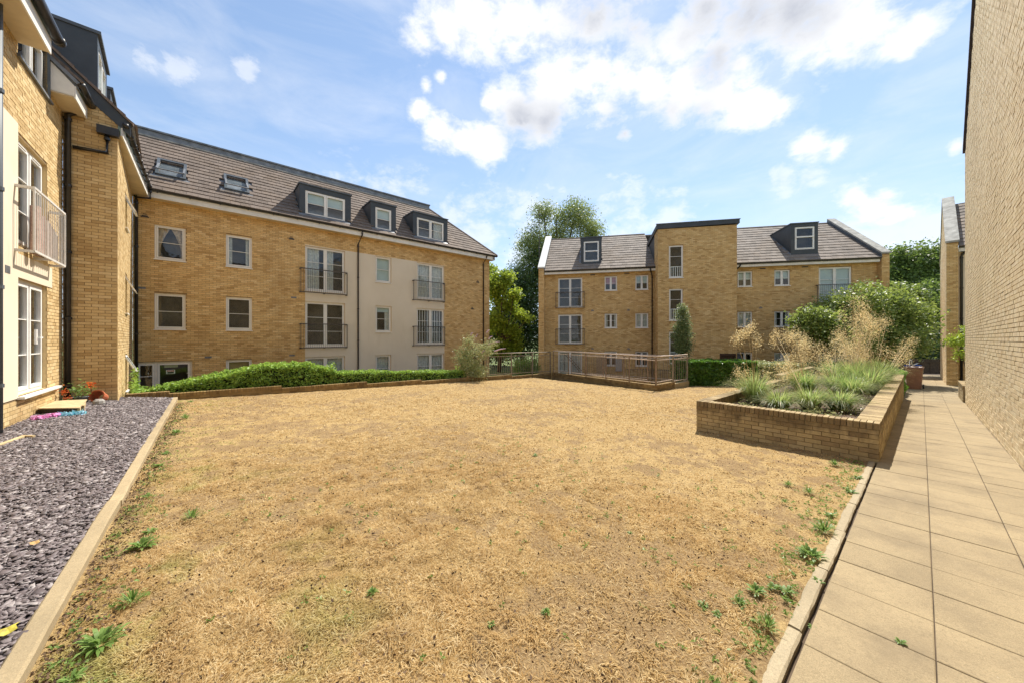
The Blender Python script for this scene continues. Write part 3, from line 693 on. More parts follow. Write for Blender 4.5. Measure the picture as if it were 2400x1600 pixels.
# extra paving beyond the long wall, up to the far gable
fl = MB().quad(G(22.5, -.98, pz(22.5)-.006), G(30.2, -.98, pz(30)-.006), G(30.2, -5, pz(30)-.006), G(22.5, -5, pz(22.5)-.006)).build('side_paving', m_slab); fl['kind'] = 'structure'
# kerb between lawn and path
kr = MB().quad(G(-3, .57, pz(-3)-.1), G(8, .57, pz(8)-.1), G(8, .45, pz(8)-.1), G(-3, .45, pz(-3)-.1)).build('kerb', m_ground_dark); kr['kind'] = 'structure'
km = bpy.data.meshes.new('kerb_stone')
def kerbmesh(me, mat, L, W_, H_, b=.01):
    v = []; n = 10
    for i in range(n+1):
        x = -L/2+L*i/n; wob = lambda: random.uniform(-.004, .004)
        v += [(x, -W_/2, -H_), (x, -W_/2+wob(), -b), (x, -W_/2+b+wob(), wob()*.6), (x, W_/2-b+wob(), wob()*.6), (x, W_/2+wob(), -b), (x, W_/2, -H_)]
    f = [(i*6+k, i*6+k+1, (i+1)*6+k+1, (i+1)*6+k) for i in range(n) for k in range(5)]+[(0, 1, 2, 3, 4, 5), tuple(n*6+k for k in range(6))[::-1]]
    me.from_pydata(v, [], f); me.materials.append(mat); me.update()
kerbmesh(km, m_kerb, .905, .072, .1)
s = .9
while s < 8.0:
    mw = Matrix.Translation(Vector(G(s+.455, .508+random.uniform(-.004, .004), pz(s)-.012+random.uniform(-.006, .002)))) @ Matrix.Rotation(TH+random.uniform(-.006, .006), 4, 'Z') @ Matrix.Rotation(ang, 4, 'Y')
    link('kerb_stone', km, kr, mw); s += .915
# pale kerb between slate and lawn
sk = MB().quad(G(-.9, 1, -.1), G(-.6, 1, -.1), G(-.6, 14.2, -.16), G(-.9, 14.2, -.16)).build('slate_kerb', m_ground_dark); sk['kind'] = 'structure'
km2 = bpy.data.meshes.new('kerb_stone_long'); kerbmesh(km2, m_slate_kerb, 2.62, .105, .16, .012)
t = 1.1-.0; ts = [.15, 2.78, 5.42, 8.06, 10.7, 13.02]
for i, t in enumerate(ts[:-1]):
    L = ts[i+1]-t if i < 5 else 1.2
    zz = .065-.0035*(t+1.3)
    mw = Matrix.Translation(Vector(G(-.745+(.012, -.006, .004, -.004, 0)[i], t+L/2, zz))) @ Matrix.Rotation(TH+math.pi/2+(.004, -.003, .002, 0, 0)[i], 4, 'Z') @ Matrix.Diagonal(((L-.012)/2.62, 1, 1, 1))
    link('kerb_stone', km2, sk, mw)
mw = Matrix.Translation(Vector(G(-.745, 13.02+.6, .02))) @ Matrix.Rotation(TH+math.pi/2, 4, 'Z') @ Matrix.Diagonal((1.2/2.62, 1, 1, 1)); link('kerb_stone', km2, sk, mw)
# slate bed
def slz(s, t): return .03+np.clip((-.8-s)/1.5, 0, 1)*(.07+.011*(t-4))
grid('slate_bed', -2.68, -.80, -1, 14.4, .12, lambda s, t: slz(s, t)-.03, plain('slate_dust', (.07, .06, .07), .9, .3, scale=20))
def slate():
    n = 62000; t = 1.2+12.9*rng.random(n)**1.35; s = -2.66+1.86*rng.random(n)
    far_ok = (t > 13.4) & (s < -1.7); s, t = s[~far_ok], t[~far_ok]; n = len(s)
    k = 6; a = np.sort(rng.random((n, k)), 1)*2*math.pi; r = (.010+.026*rng.random((n, 1))**1.5)*(.7+.5*rng.random((n, k)))
    r *= (1+.35*np.clip(t[:, None]-5, 0, 8)/8)
    el = .55+.4*rng.random((n, 1)); rot = rng.random((n, 1))*math.pi; px = r*np.cos(a); py = r*np.sin(a)*el
    x = px*np.cos(rot)-py*np.sin(rot); y = px*np.sin(rot)+py*np.cos(rot)
    tx, ty = rng.normal(0, .17, (n, 1)), rng.normal(0, .17, (n, 1)); th = .003+.004*rng.random((n, 1))
    z = slz(s, t)[:, None]+.028*(rng.random((n, 1))-.6)+x*tx+y*ty
    X0 = (s*U0-t*U1)[:, None]; Y0 = (s*U1+t*U0)[:, None]
    top = np.stack([X0+x, Y0+y, z+th], -1); bot = np.stack([X0+x*1.06, Y0+y*1.06, z], -1)
    V = np.concatenate([top, bot], 1).reshape(-1, 3); b = (np.arange(n)*2*k)[:, None]
    tri = np.concatenate([np.stack([b[:, 0], b[:, 0]+i, b[:, 0]+i+1], -1) for i in range(1, k-1)])
    q = np.concatenate([np.stack([b[:, 0]+i, b[:, 0]+k+i, b[:, 0]+k+(i+1) % k, b[:, 0]+(i+1) % k], -1) for i in range(k)])
    m = Mt('slate_chip'); r_ = m.pos['Random Per Island']
    c = m.ramp(r_, [(.05, (0.090, 0.072, 0.072)), (.4, (0.140, 0.113, 0.115)), (.75, (0.194, 0.162, 0.162)), (.97, (0.342, 0.306, 0.297))])
    m.fin(c, .55, None, spec=.4)
    build_np('slate_chippings', V, [tri, q], m.m, kind='stuff')
slate()

# ================================================================== BLOCK A (long block, left of centre)
A = thing('apartment_block', G(6, 18.9, -1.25), 'long brick apartment block with cream render bay, three grey dormers and two roof windows', 'apartment block')
winA = [(-1.56, -.69, 4.74, 6.05), (.54, 1.42, 4.74, 6.08), (-1.56, -.69, 2.08, 3.45), (.54, 1.42, 2.08, 3.47), (.54, 1.42, -.55, .85),
        (3.43, 5.18, 4.00, 6.10), (3.43, 5.18, 1.37, 3.48), (3.43, 5.18, -1.25, .87), (6.70, 7.55, 4.75, 6.11), (6.70, 7.56, 2.09, 3.48), (6.70, 7.54, -.55, .86),
        (9.06, 10.83, 4.05, 6.10), (9.04, 10.83, 1.42, 3.48), (9.06, 10.82, -1.2, .87), (-2.07, -.50, -1.25, .86)]
rend = (3.43, 10.84, -1.3, 6.14)
wall(A, FA, -2.12, 14.26, -1.3, 6.93, winA, m_brick, m_mortar, nparts=300, also=[rend])
# the render stands 6 mm proud of the brick, cut round its openings
def rendered(par, F, r, holes, o=.006):
    m = MB(); a0, a1, z0, z1 = r
    as_ = sorted(set([a0, a1]+[x for h in holes for x in h[:2] if a0 < x < a1])); zs = sorted(set([z0, z1]+[x for h in holes for x in h[2:4] if z0 < x < z1]))
    for i in range(len(as_)-1):
        for k in range(len(zs)-1):
            ca, cz = (as_[i]+as_[i+1])/2, (zs[k]+zs[k+1])/2
            if any(h[0] < ca < h[1] and h[2] < cz < h[3] for h in holes): continue
            m.quad(F(as_[i], o, zs[k]), F(as_[i+1], o, zs[k]), F(as_[i+1], o, zs[k+1]), F(as_[i], o, zs[k+1]))
    for x in (a0, a1): m.quad(F(x, -.03, z0), F(x, o, z0), F(x, o, z1), F(x, -.03, z1))
    m.quad(F(a0, -.03, z1), F(a0, o, z1), F(a1, o, z1), F(a1, -.03, z1))
    return m.build('render_panel', m_render, par)
rendered(A, FA, rend, winA)
# rest of the body behind the front
MB().quad(FA(14.26, -.02, -1.4), FA(14.26, -9, -1.4), FA(14.26, -9, 7), FA(14.26, -.02, 7)).quad(FA(-2.1, -9, -1.4), FA(14.26, -9, -1.4), FA(14.26, -9, 7), FA(-2.1, -9, 7)).build('rear_wall', m_brick, A)
window(A, FA, *winA[0], curtain='tied'); window(A, FA, *winA[1], curtain='sides'); window(A, FA, *winA[2]); window(A, FA, *winA[3]); window(A, FA, *winA[4], blind=.9, blindmat=plain('tan_blind', (.40, .30, .12)))
window(A, FA, *winA[5], cols=2, bars=(.33, .66), curtain='nethalf'); window(A, FA, *winA[6], cols=2, bars=(.33, .66)); window(A, FA, *winA[7], cols=2, bars=(.33, .66), curtain='net')
window(A, FA, *winA[8], blind=.95); window(A, FA, *winA[9], curtain='right', blind=.2); window(A, FA, *winA[10], curtain='net')
window(A, FA, *winA[11], cols=2, bars=(.33, .66), curtain='net'); window(A, FA, *winA[12], cols=2, bars=(.33, .66), curtain='vertical'); window(A, FA, *winA[13], cols=2, bars=(.33, .66), curtain='net')
# entrance door with side light
ed = window(A, FA, *winA[14], cols=2, bars=(), split=[-1.52], fr=.06, sash=.07, sill=False, vents=False); ed.name = 'entrance_door'
MB().box(FA, -2.0, -1.56, -.11, -.09, .30, .325).build('glazing_bar', m_frame, ed)
MB().box(FA, -1.30, -.92, -.15, -.147, .62, .74).build('notice', plain('green_notice', (.45, .50, .25), .8), ed)
nb = MB().box(FA, -1.25, -1.0, -.105, -.102, .38, .53).build('warning_notice', m_white, ed)
def text(par, F, a, o, z, s, size, mat, w=None):
    cu = bpy.data.curves.new('lettering', 'FONT'); cu.body = s; cu.size = size; cu.extrude = .0015; cu.align_x = 'CENTER'; cu.align_y = 'CENTER'
    tmp = bpy.data.objects.new('tmp_text', cu); col.objects.link(tmp); bpy.context.view_layer.update(); me = bpy.data.meshes.new_from_object(tmp.evaluated_get(bpy.context.evaluated_depsgraph_get())); bpy.data.objects.remove(tmp)
    me.materials.clear(); me.materials.append(mat); ob = bpy.data.objects.new('lettering', me); col.objects.link(ob); ob.parent = par
    p = Vector(F(a, o, z)); n = (Vector(F(a, o+1, z))-p); zz = Vector((0, 0, 1)); x = zz.cross(n)
    m = Matrix((x, zz, n)).transposed().to_4x4(); m.translation = p; ob.matrix_local = WM[par].inverted() @ m; WM[ob] = m; return ob
m_red = plain('red_print', (.55, .05, .03), .6, .05); m_ink = plain('dark_print', (.03, .03, .03), .6, .05)
MB().box(FA, -1.222, -1.028, -.1015, -.1005, .465, .515).build('notice_band', m_red, nb)
MB().box(FA, -1.215, -1.035, -.1015, -.1005, .395, .455).build('notice_body', m_ink, nb)
text(nb, FA, -1.125, -.0995, .489, 'PLEASE', .045, m_white)
MB().box(FA, -.66, -.54, -.08, -.06, .37, .39).build('door_handle', m_white, ed)
for a0, a1, z0, z1 in ((3.2, 5.25, 3.90, 5.00), (3.2, 5.25, 1.31, 2.42), (8.78, 10.78, 3.94, 5.04), (8.78, 10.78, 1.35, 2.43)): juliet(A, FA, a0, a1, z0, z1)
# eaves
MB().box(FA, -1.9, 14.45, .33, .355, 6.93, 7.17).build('fascia', m_fascia, A)
MB().box(FA, -2.1, 14.45, -.02, .33, 6.935, 6.955).build('soffit', m_soffit, A)
MB().box(FA, 14.26, 14.45, -.3, .355, 6.96, 7.2).build('eaves_box', m_fascia, A)
gutter(A, FA, -1.75, 14.6, .42, 7.21, m_black)
SA = math.radians(44.5); slA = 3.28/math.cos(SA)
rl = [(-1.58, -.70, .85/math.cos(SA), 1.82/math.cos(SA)), (.50, 1.36, .85/math.cos(SA), 1.82/math.cos(SA))]
dA = [(3.2, 5.47), (6.46, 7.82), (8.83, 11.06)]
holesA = rl+[(x0+.02, x1-.02, .4, 2.2) for x0, x1 in dA]
dk, PA = tiles(A, FA, -2.3, 14.58, slA, SA, .42, 7.2, m_tile, hi=lambda v: 14.6-v*math.cos(SA), lo=lambda v: -1.75-v*math.cos(SA)*1.0, holes=holesA)
zt = 7.2+slA*math.sin(SA); tt = .42-3.28
MB().box(FA, -5.0, 14.6-3.28, tt-.05, tt+.03, zt-.02, zt+.27).box(FA, -5.0, 14.6-3.25, tt-8, tt+.09, zt+.272, zt+.34).build('ridge_upstand', m_lead, A)
MB().box(FA, -5.0, 14.6-3.25, tt+.03, tt+.12, zt-.04, zt+.02).build('mortar_fillet', m_coping, A)
MB().tube([FA(14.6, .42, 7.24), FA(14.6-3.28, tt, zt+.05)], .07, 8).build('hip_ridge', m_tile, A)
MB().quad(FA(14.6, .42, 7.2), FA(14.6-3.28, tt, zt), FA(14.6-3.28, tt-6, zt), FA(14.6, tt-9, 7.2)).build('end_roof', m_tile, A)
for x0, x1, w in ((3.2, 5.47, (3.44, 5.19, 7.56, 8.70)), (6.46, 7.82, (6.70, 7.56, 7.54, 8.71)), (8.83, 11.06, (9.06, 10.79, 7.55, 8.70))):
    dormer(A, FA, x0, x1, 8.95, 7.42, 0, math.tan(SA), w, cols=2 if x1-x0 > 1.8 else 1, blind=.45 if x0 < 8 else 0, curtain=None if x0 < 8 else 'right')
def rooflight(par, P, x0, x1, v0, v1, open_=.16):
    m = MB(); f = .09
    def B(a0, a1, b0, b1, n0, n1, tilt=0):
        k = lambda v, n: n+tilt*((v1-v)/(v1-v0)-.5)*2
        A_ = [P(a0, b0, n0+tilt*((v1+v0)/2-b0)/(v1-v0)*2), P(a1, b0, n0+tilt*((v1+v0)/2-b0)/(v1-v0)*2), P(a1, b1, n0+tilt*((v1+v0)/2-b1)/(v1-v0)*2), P(a0, b1, n0+tilt*((v1+v0)/2-b1)/(v1-v0)*2)]
        C = [P(a0, b0, n1+tilt*((v1+v0)/2-b0)/(v1-v0)*2), P(a1, b0, n1+tilt*((v1+v0)/2-b0)/(v1-v0)*2), P(a1, b1, n1+tilt*((v1+v0)/2-b1)/(v1-v0)*2), P(a0, b1, n1+tilt*((v1+v0)/2-b1)/(v1-v0)*2)]
        return A_, C
    for q in ((x0, x0+f, v0, v1), (x1-f, x1, v0, v1), (x0+f, x1-f, v0, v0+f), (x0+f, x1-f, v1-f, v1)): m.prism(*B(*q, -.05, .11))
    r = m.build('roof_window', m_grey2, par); s = MB(); g = .06
    for q in ((x0+.03, x0+.03+g, v0, v1), (x1-.03-g, x1-.03, v0, v1), (x0+.03, x1-.03, v0, v0+g), (x0+.03, x1-.03, v1-g, v1)): s.prism(*B(*q, .12, .16, open_))
    s.build('opening_sash', m_lead, r)
    A_, C = B(x0+.09, x1-.09, v0+g, v1-g, .14, .14, open_); MB().quad(*A_).build('pane', m_glass, r)
    A_, C = B(x0+.05, x1-.05, v0+.05, v1-.05, -.3, -.3); d = MB().quad(*A_)
    for i in range(4):
        E_ = B(x0+.05, x1-.05, v0+.05, v1-.05, -.3, .02); j = (i+1) % 4; d.quad(E_[0][i], E_[0][j], E_[1][j], E_[1][i])
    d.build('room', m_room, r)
    A_, C = B(x0-.12, x1+.12, v0-.18, v0, .02, .045); MB().prism(A_, C).build('lead_apron', m_lead, r)
for q in rl: rooflight(A, PA, *q)
pipe(A, [FA(5.9, .42, 7.16), FA(5.9, .40, 6.98), FA(5.8, .07, 6.55), FA(5.8, .07, -1.2)])
pipe(A, [FA(13.73, .42, 7.16), FA(13.73, .4, 7.0), FA(13.72, .07, 6.7), FA(13.72, .07, -1.2)])
pipe(A, [FA(-2.02, .28, 6.9), FA(-2.02, .10, 6.8), FA(-2.02, .10, -1.2)], m_black, .05)
vm = MB()
for a, z in ((-1.81, 6.29), (2.88, 6.32), (13.3, 5.44), (12.87, 3.68)):
    v = MB(); v.box(FA, a-.11, a+.11, .0, .03, z-.06, z-.02).box(FA, a-.08, a+.08, 0, .02, z-.02, z+.02).box(FA, a-.05, a+.05, 0, .015, z+.05, z+.08).build('wall_vent', m_jul, A)
for a, z in ((-1.9, 3.6), (2.97, 3.62), (2.9, .97), (-.02, .98)): MB().box(FA, a-.11, a+.11, 0, .012, z-.035, z+.035).build('air_brick', m_lead, A)

# ================================================================== BLOCK L (left edge)
LB = thing('apartment_wing', G(-2.67, 10, 0), 'near brick wing at left with cream render and a balcony over tall glazed doors', 'apartment block')
wL = [(10.86, 12.42, .66, 2.84), (10.86, 12.42, 3.45, 5.47), (10.86, 12.45, 6.95, 7.95)]
r1 = (4, 10.86, .62, 5.67); r2 = (10.86, 12.72, 2.84, 3.28)
wall(LB, FL, 4, 13.5, -.1, 7.3, wL, m_brick_l, m_mortar_pale, nparts=300, also=[r1, r2], name='wall')
rendered(LB, FL, r1, []); rendered(LB, FL, r2, wL)
window(LB, FL, *wL[0], cols=2, bars=(.33, .66), fr=.06, sash=.07, sill=False, fm=m_white, openback=.9, vents=False); window(LB, FL, *wL[1], cols=2, bars=(.33, .66), fr=.06, sash=.07, sill=False, fm=m_white, openback=.9)
MB().box(FL, 10.82, 13.0, -.1, .09, .60, .645).build('door_sill', m_white, LB)
window(LB, FL, *wL[2], cols=2, bars=(), fm=m_white, sill=False, openback=.8, split=[11.75])
MB().box(FL, 10.8, 12.6, -.05, .05, 6.89, 6.94).build('window_sill', m_lead, LB)
MB().box(FL, 11.85, 12.0, -.02, .04, 1.72, 1.75).box(FL, 11.80, 11.86, -.03, .0, 1.6, 1.9).build('door_handle', m_white, LB)
jr = juliet(LB, FL, 10.7, 12.55, 3.33, 4.5, out=.22, n=17, mat=plain('pale_steel', (.66, .63, .58), .5, .1, metal=.1), parts=True)
# return wall
def rtop(a): return 7.25+(-1.78-a)*.9
wall(LB, FR, -2.67, -1.78, -.2, 8.1, [], m_brick_l, m_mortar_pale, nparts=260, topfn=rtop, name='return_wall')
wf = [(15.75, 16.45, 5.1, 6.15), (15.75, 16.45, 2.5, 3.68), (15.75, 16.45, .12, 1.25)]
wall(LB, FLF, 13.5, 18.85, -1.3, 7.15, wf, m_brick_l, m_mortar_pale, name='rear_wing_wall')
for i, w_ in enumerate(wf):
    window(LB, FLF, *w_, bars=(), sill=True)
    F2 = FLF; a0, a1, z0, z1 = w_; s = MB()
    def SW(a, d, h): return FLF(a, -.04+.24*d+h, z1-.04-.50*d)
    for (b0, b1, d0, d1) in ((a0+.04, a0+.1, 0, 1), (a1-.1, a1-.04, 0, 1), (a0+.04, a1-.04, 0, .07), (a0+.04, a1-.04, .93, 1)):
        s.prism([SW(b0, d0, 0), SW(b1, d0, 0), SW(b1, d1, 0), SW(b0, d1, 0)], [SW(b0, d0, .04), SW(b1, d0, .04), SW(b1, d1, .04), SW(b0, d1, .04)])
    so_ = s.build('open_sash', m_white, LB)
    MB().quad(SW(a0+.1, .05, .02), SW(a1-.1, .05, .02), SW(a1-.1, .95, .02), SW(a0+.1, .95, .02)).build('pane', m_glass, so_)
# near eaves, left of the wall dormer and between it and the corner
for a0, a1 in ((4, 10.86), (12.5, 13.48)):
    MB().box(FL, a0, a1, 0, .36, 7.16, 7.18).build('soffit', m_soffit, LB)
    MB().box(FL, a0, a1, .362, .385, 7.14, 7.42).build('fascia', m_fascia, LB)
    MB().prism([FL(a0 if a0 > 12 else a1-.03, o, z) for o, z in ((0, 7.19), (.36, 7.19), (.36, 7.43), (0, 7.85))], [FL(a0+.03 if a0 > 12 else a1, o, z) for o, z in ((0, 7.19), (.36, 7.19), (.36, 7.43), (0, 7.85))]).build('eaves_end_board', m_fascia, LB)
MB().tube([FL(4, .46, 7.50), FL(10.98, .46, 7.50)], .075, 14).tube([FL(10.9, .46, 7.50), FL(11.0, .46, 7.50)], .088, 14).build('gutter', m_black, LB, smooth=True)
MB().tube([FL(12.5, .46, 7.50), FL(13.5, .46, 7.50)], .07, 14).build('gutter', m_black, LB, smooth=True)
dkL, _ = tiles(LB, FL, 4, 10.9, 4.2, R(45), .46, 7.52, m_tile, nparts=60)
dkL2, _ = tiles(LB, FL, 12.46, 13.5, 4.2, R(45), .46, 7.52, m_tile, nparts=30)
# wall dormer: cheek, head and roof over the upper window
wd = MB().box(FL, 12.45, 12.52, -1.2, .03, 6.95, 8.35).box(FL, 10.80, 10.86, -1.2, .0, 7.4, 8.35).box(FL, 10.86, 12.45, -.12, -.01, 7.95, 8.35)
wd.build('wall_dormer', m_grey2, LB)
MB().box(FL, 10.75, 12.65, -3, .12, 8.352, 8.44).build('wall_dormer_roof', m_lead, LB)
MB().prism([FL(12.53, .42, 7.46), FL(12.53, -1.2, 9.05), FL(12.53, -1.2, 8.9), FL(12.53, .42, 7.38)], [FL(12.72, .42, 7.50), FL(12.72, -1.2, 9.08), FL(12.72, -1.2, 8.9), FL(12.72, .42, 7.40)]).build('lead_flashing', m_lead, LB)
# rear wing roof
dkR, PR = tiles(LB, FLF, 13.55, 18.6, 3.2, R(45), .30, 7.30, m_tile, nparts=120)
MB().prism([FR(-1.55, .02, 7.32), FR(-3.9, .02, 9.65), FR(-3.9, .02, 9.2), FR(-1.55, .02, 6.98)], [FR(-1.55, -.02, 7.32), FR(-3.9, -.02, 9.65), FR(-3.9, -.02, 9.2), FR(-1.55, -.02, 6.98)]).build('verge_flashing', m_grey, LB)
MB().prism([FR(-1.5, .07, 7.34), FR(-3.9, .07, 9.72), FR(-3.9, .07, 9.66), FR(-1.5, .07, 7.28)], [FR(-1.5, -.3, 7.34), FR(-3.9, -.3, 9.72), FR(-3.9, -.3, 9.66), FR(-1.5, -.3, 7.28)]).build('verge_tiles', m_tile, LB)
for a0, a1, nm in ((13.62, 15.5, 0), (16.4, 17.5, 1)):
    off = -.35; m = MB(); F_ = FLF
    m.prism([F_(a0, off, 7.9), F_(a0, off, 9.42), F_(a0, off-3, 9.42)], [F_(a0+.08, off, 7.9), F_(a0+.08, off, 9.42), F_(a0+.08, off-3, 9.42)])
    m.prism([F_(a1-.08, off, 7.9), F_(a1-.08, off, 9.42), F_(a1-.08, off-3, 9.42)], [F_(a1, off, 7.9), F_(a1, off, 9.42), F_(a1, off-3, 9.42)])
    m.box(F_, a0+.08, a1-.08, off-.1, off, 9.2, 9.42).box(F_, a0+.08, a1-.08, off-.1, off, 7.85, 8.1).box(F_, a0+.08, a0+.2, off-.1, off, 8.1, 9.2).box(F_, a1-.2, a1-.08, off-.1, off, 8.1, 9.2)
    d_ = m.build('dormer', m_grey, LB)
    MB().box(F_, a0-.03, a1+.04, off-3, off+.06, 9.422, 9.5).build('dormer_roof', m_grey2, d_)
    window(d_, lambda a, o, z: FLF(a, o-.35, z), a0+.2, a1-.2, 8.1, 9.2, cols=2 if nm == 0 else 1, bars=(), sill=False, rec=.02, fm=m_white, blind=.6)
FE = lambda a, o, z: G(-1.70+o, a, z)
MB().box(FE, 13.46, 18.5, -.02, .01, 6.93, 7.14).build('fascia', m_fascia, LB)
MB().prism([FE(13.5, -.02, 6.94), FE(18.88, -.02, 6.94), FE(18.88, -.45, 6.94), FE(13.5, -.1, 6.94)], [FE(13.5, -.02, 6.96), FE(18.88, -.02, 6.96), FE(18.88, -.45, 6.96), FE(13.5, -.1, 6.96)]).build('soffit', m_soffit, LB)
g2 = MB().tube([FE(13.4, .07, 7.22), FE(18.45, .07, 7.22)], .06, 12)
for k in range(9): g2.tube([FE(13.5+k*.58, .07, 7.22), FE(13.56+k*.58, .07, 7.22)], .075, 12)
g2.build('gutter', m_black, LB, smooth=True)
pipe(LB, [FE(18.45, .07, 7.2), FE(18.45, .07, 6.85), FE(18.5, -.32, 6.82)], m_black, .04)
pipe(LB, [FR(-2.45, .07, 7.55), FR(-2.45, .07, 7.2), FR(-2.58, .07, 7.1), FR(-2.58, .07, .1)], m_black, .055)
pipe(LB, [FR(-1.95, .07, 6.85), FR(-1.95, .07, 6.40), FR(-2.5, .07, 6.36)], m_black, .045)
MB().box(FR, -2.12, -1.74, .0, .14, 6.85, 7.05).build('gutter_outlet_box', m_black, LB)
pipe(LB, [FL(9.80, .07, 7.45), FL(9.80, .07, .1)], m_grey2, .05)
MB().box(FL, 9.95+.35, 10.5, 0, .012, 2.85, 2.98).build('air_brick', m_lead, LB)
MB().quad(FL(4, -.02, -.2), FL(4, -5, -.2), FL(4, -5, 7.5), FL(4, -.02, 7.5)).quad(FL(4, -3.4, 7), FL(18, -3.4, 7), FL(18, -3.4, 10.6), FL(4, -3.4, 10.6)).build('rear_wall', m_mortar_pale, LB)
# reed screens behind the balcony railing
m_reed = plain('pink_reed_screen', (.50, .34, .28), .85, .2, scale=30)
def roll(a, z0, z1, r, lab, lean=0):
    m = MB(); n = 22; V = []
    for z, rr in ((z0, r), ((z0+z1)/2, r*1.02), (z1, r)):
        for k in range(n):
            th = 2*math.pi*k/n; q = rr*(1+.03*(k % 2)); V.append(FL(a+q*math.cos(th)+lean*(z-z0), .11+q*math.sin(th)*.7, z))
    m.v = V; m.f = [(i*n+k, i*n+(k+1) % n, (i+1)*n+(k+1) % n, (i+1)*n+k) for i in range(2) for k in range(n)]+[tuple(2*n+k for k in range(n))]
    o = m.build('reed_screen', m_reed); prop(o, lab, 'reed screen', 'rolled reed screens on the balcony')
roll(11.28, 3.36, 4.28, .10, 'taller rolled pinkish reed screen standing nearer the camera behind the balcony rail')
roll(11.53, 3.36, 4.16, .085, 'shorter rolled pinkish reed screen in the middle of the balcony')
pp = MB(); 
for i in range(20):
    a = 11.66+i*.042; pp.box(FL, a, a+.038, .13+.012*math.sin(i*2.3), .14+.012*math.sin(i*2.3), 3.37, 4.18-.03*(i % 3)-.01*i)
prop(pp.build('reed_screen', plain('pale_reed', (.60, .52, .44), .85, .15, scale=30)), 'unrolled pale reed panel lining the far end of the balcony', 'reed screen')

# ================================================================== BLOCK B (right of centre)
B = thing('apartment_building', FB(9, 0, -1.3), 'brick apartment building with projecting flat-topped stair tower, tiled roof and two grey dormers', 'apartment block', rot=math.atan2(-.213, .977))
ft = [(0, 1.72, 3.98, 6.11), (0, 1.72, 1.40, 3.48), (0, 1.72, -1.25, .85)]; wp = [(3.27, 4.12), (5.34, 6.18), (11.71, 12.58), (13.83, 14.72)]
winB = ft+[(a, b, z, z+1.0) for a, b in wp for z in (5.12, 2.49, -.14)]+[(16.29, 18.05, 4.0, 6.18), (16.29, 18.05, 1.40, 3.48), (16.29, 18.05, -1.25, .83)]
TOW = (6.58, 11.23)
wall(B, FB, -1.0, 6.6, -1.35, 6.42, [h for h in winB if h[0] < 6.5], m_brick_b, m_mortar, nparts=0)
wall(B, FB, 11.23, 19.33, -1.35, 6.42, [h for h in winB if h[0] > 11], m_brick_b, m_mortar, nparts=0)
FT = lambda a, o, z: FB(a, o+1.2, z)
tw = [(7.26, 8.12, 5.66, 7.76), (7.27, 8.10, 2.91, 4.95), (7.27, 8.05, .14, 2.19)]; dr_ = [(10.25, 11.17, -1.3, .83)]
wall(B, FT, 6.58, 11.23, -1.35, 8.86, tw+dr_, m_brick_b, m_mortar, nparts=0, name='tower_wall')
FTL = lambda a, o, z: FB(6.58-o, 1.2-a, z)
wall(B, FTL, 0, 1.2, -1.35, 8.86, [], m_brick_b, m_mortar, name='tower_side_wall')
MB().quad(FB(11.23, 1.19, -1.35), FB(11.23, 0, -1.35), FB(11.23, 0, 8.86), FB(11.23, 1.19, 8.86)).build('tower_far_side', m_brick_b, B)
MB().prism([FB(6.6, .0, 6.3), FB(6.6, .0, 8.86), FB(6.6, -3.6, 8.7), FB(6.6, -3.2, 8.6)], [FB(6.66, .0, 6.3), FB(6.66, .0, 8.86), FB(6.66, -3.6, 8.7), FB(6.66, -3.2, 8.6)]).build('tower_cheek', m_grey, B)
MB().prism([FB(11.17, .0, 6.3), FB(11.17, .0, 8.86), FB(11.17, -3.6, 8.7)], [FB(11.23, .0, 6.3), FB(11.23, .0, 8.86), FB(11.23, -3.6, 8.7)]).build('tower_cheek', m_grey, B)
MB().prism([FB(6.50, 1.28, 8.862), FB(11.36, 1.28, 8.92), FB(11.36, -3.7, 8.72), FB(6.50, -3.7, 8.66)], [FB(6.50, 1.28, 9.16), FB(11.36, 1.28, 9.20), FB(11.36, -3.7, 8.95), FB(6.50, -3.7, 8.93)]).build('tower_roof', m_grey, B)
MB().box(FB, 6.46, 11.40, 1.2, 1.31, 9.165, 9.20).build('tower_roof_edge', m_lead, B)
for i, h in enumerate(winB):
    if h[1]-h[0] > 1.2: window(B, FB, *h, cols=2, bars=(.33, .66), curtain=[None, None, 'net', None, None, 'net'][[k for k in range(len(winB)) if winB[k][1]-winB[k][0] > 1.2].index(i)], blind=.9 if h[0] > 16 and h[2] > 3 else 0, fm=m_white)
    else: window(B, FB, *h, cols=2, bars=(.52,), blind=.5 if (i in (3, 6, 9, 12)) else (.0), curtain='net' if i in (7, 10, 14) else ('sides' if i in (4, 13) else None), blindmat=m_pinkblind if i == 3 else m_blind, fm=m_white, sash=.035, fr=.045)
for h in tw:
    w_ = window(B, FT, *h, bars=(.67,), fm=m_white, sash=.035, fr=.06); z0 = h[2]+.1; g = MB()
    g.box(FT, h[0]+.1, h[1]-.1, -.19, -.16, z0+.62, z0+.66)
    for k in range(5): x = h[0]+.16+k*(h[1]-h[0]-.32)/4; g.box(FT, x-.017, x+.017, -.19, -.16, z0, z0+.62)
    g.build('stair_balustrade', m_white, w_)
dd = MB().box(FT, 10.25, 11.17, -.02, .03, .70, .83).box(FT, 10.25, 10.33, -.02, .03, -1.3, .7).box(FT, 11.09, 11.17, -.02, .03, -1.3, .7).box(FT, 10.33, 11.09, -.14, -.1, -1.3, .7).build('entrance_door', plain('brown_timber_door', (.07, .035, .02), .6, .3), B)
for a0, a1, z0, z1 in ((-.17, 1.88, 3.98, 5.06), (-.17, 1.88, 1.36, 2.43), (16.14, 18.26, 3.98, 5.08), (16.14, 18.26, 1.36, 2.43)): juliet(B, FB, a0, a1, z0, z1, out=.14, n=20)
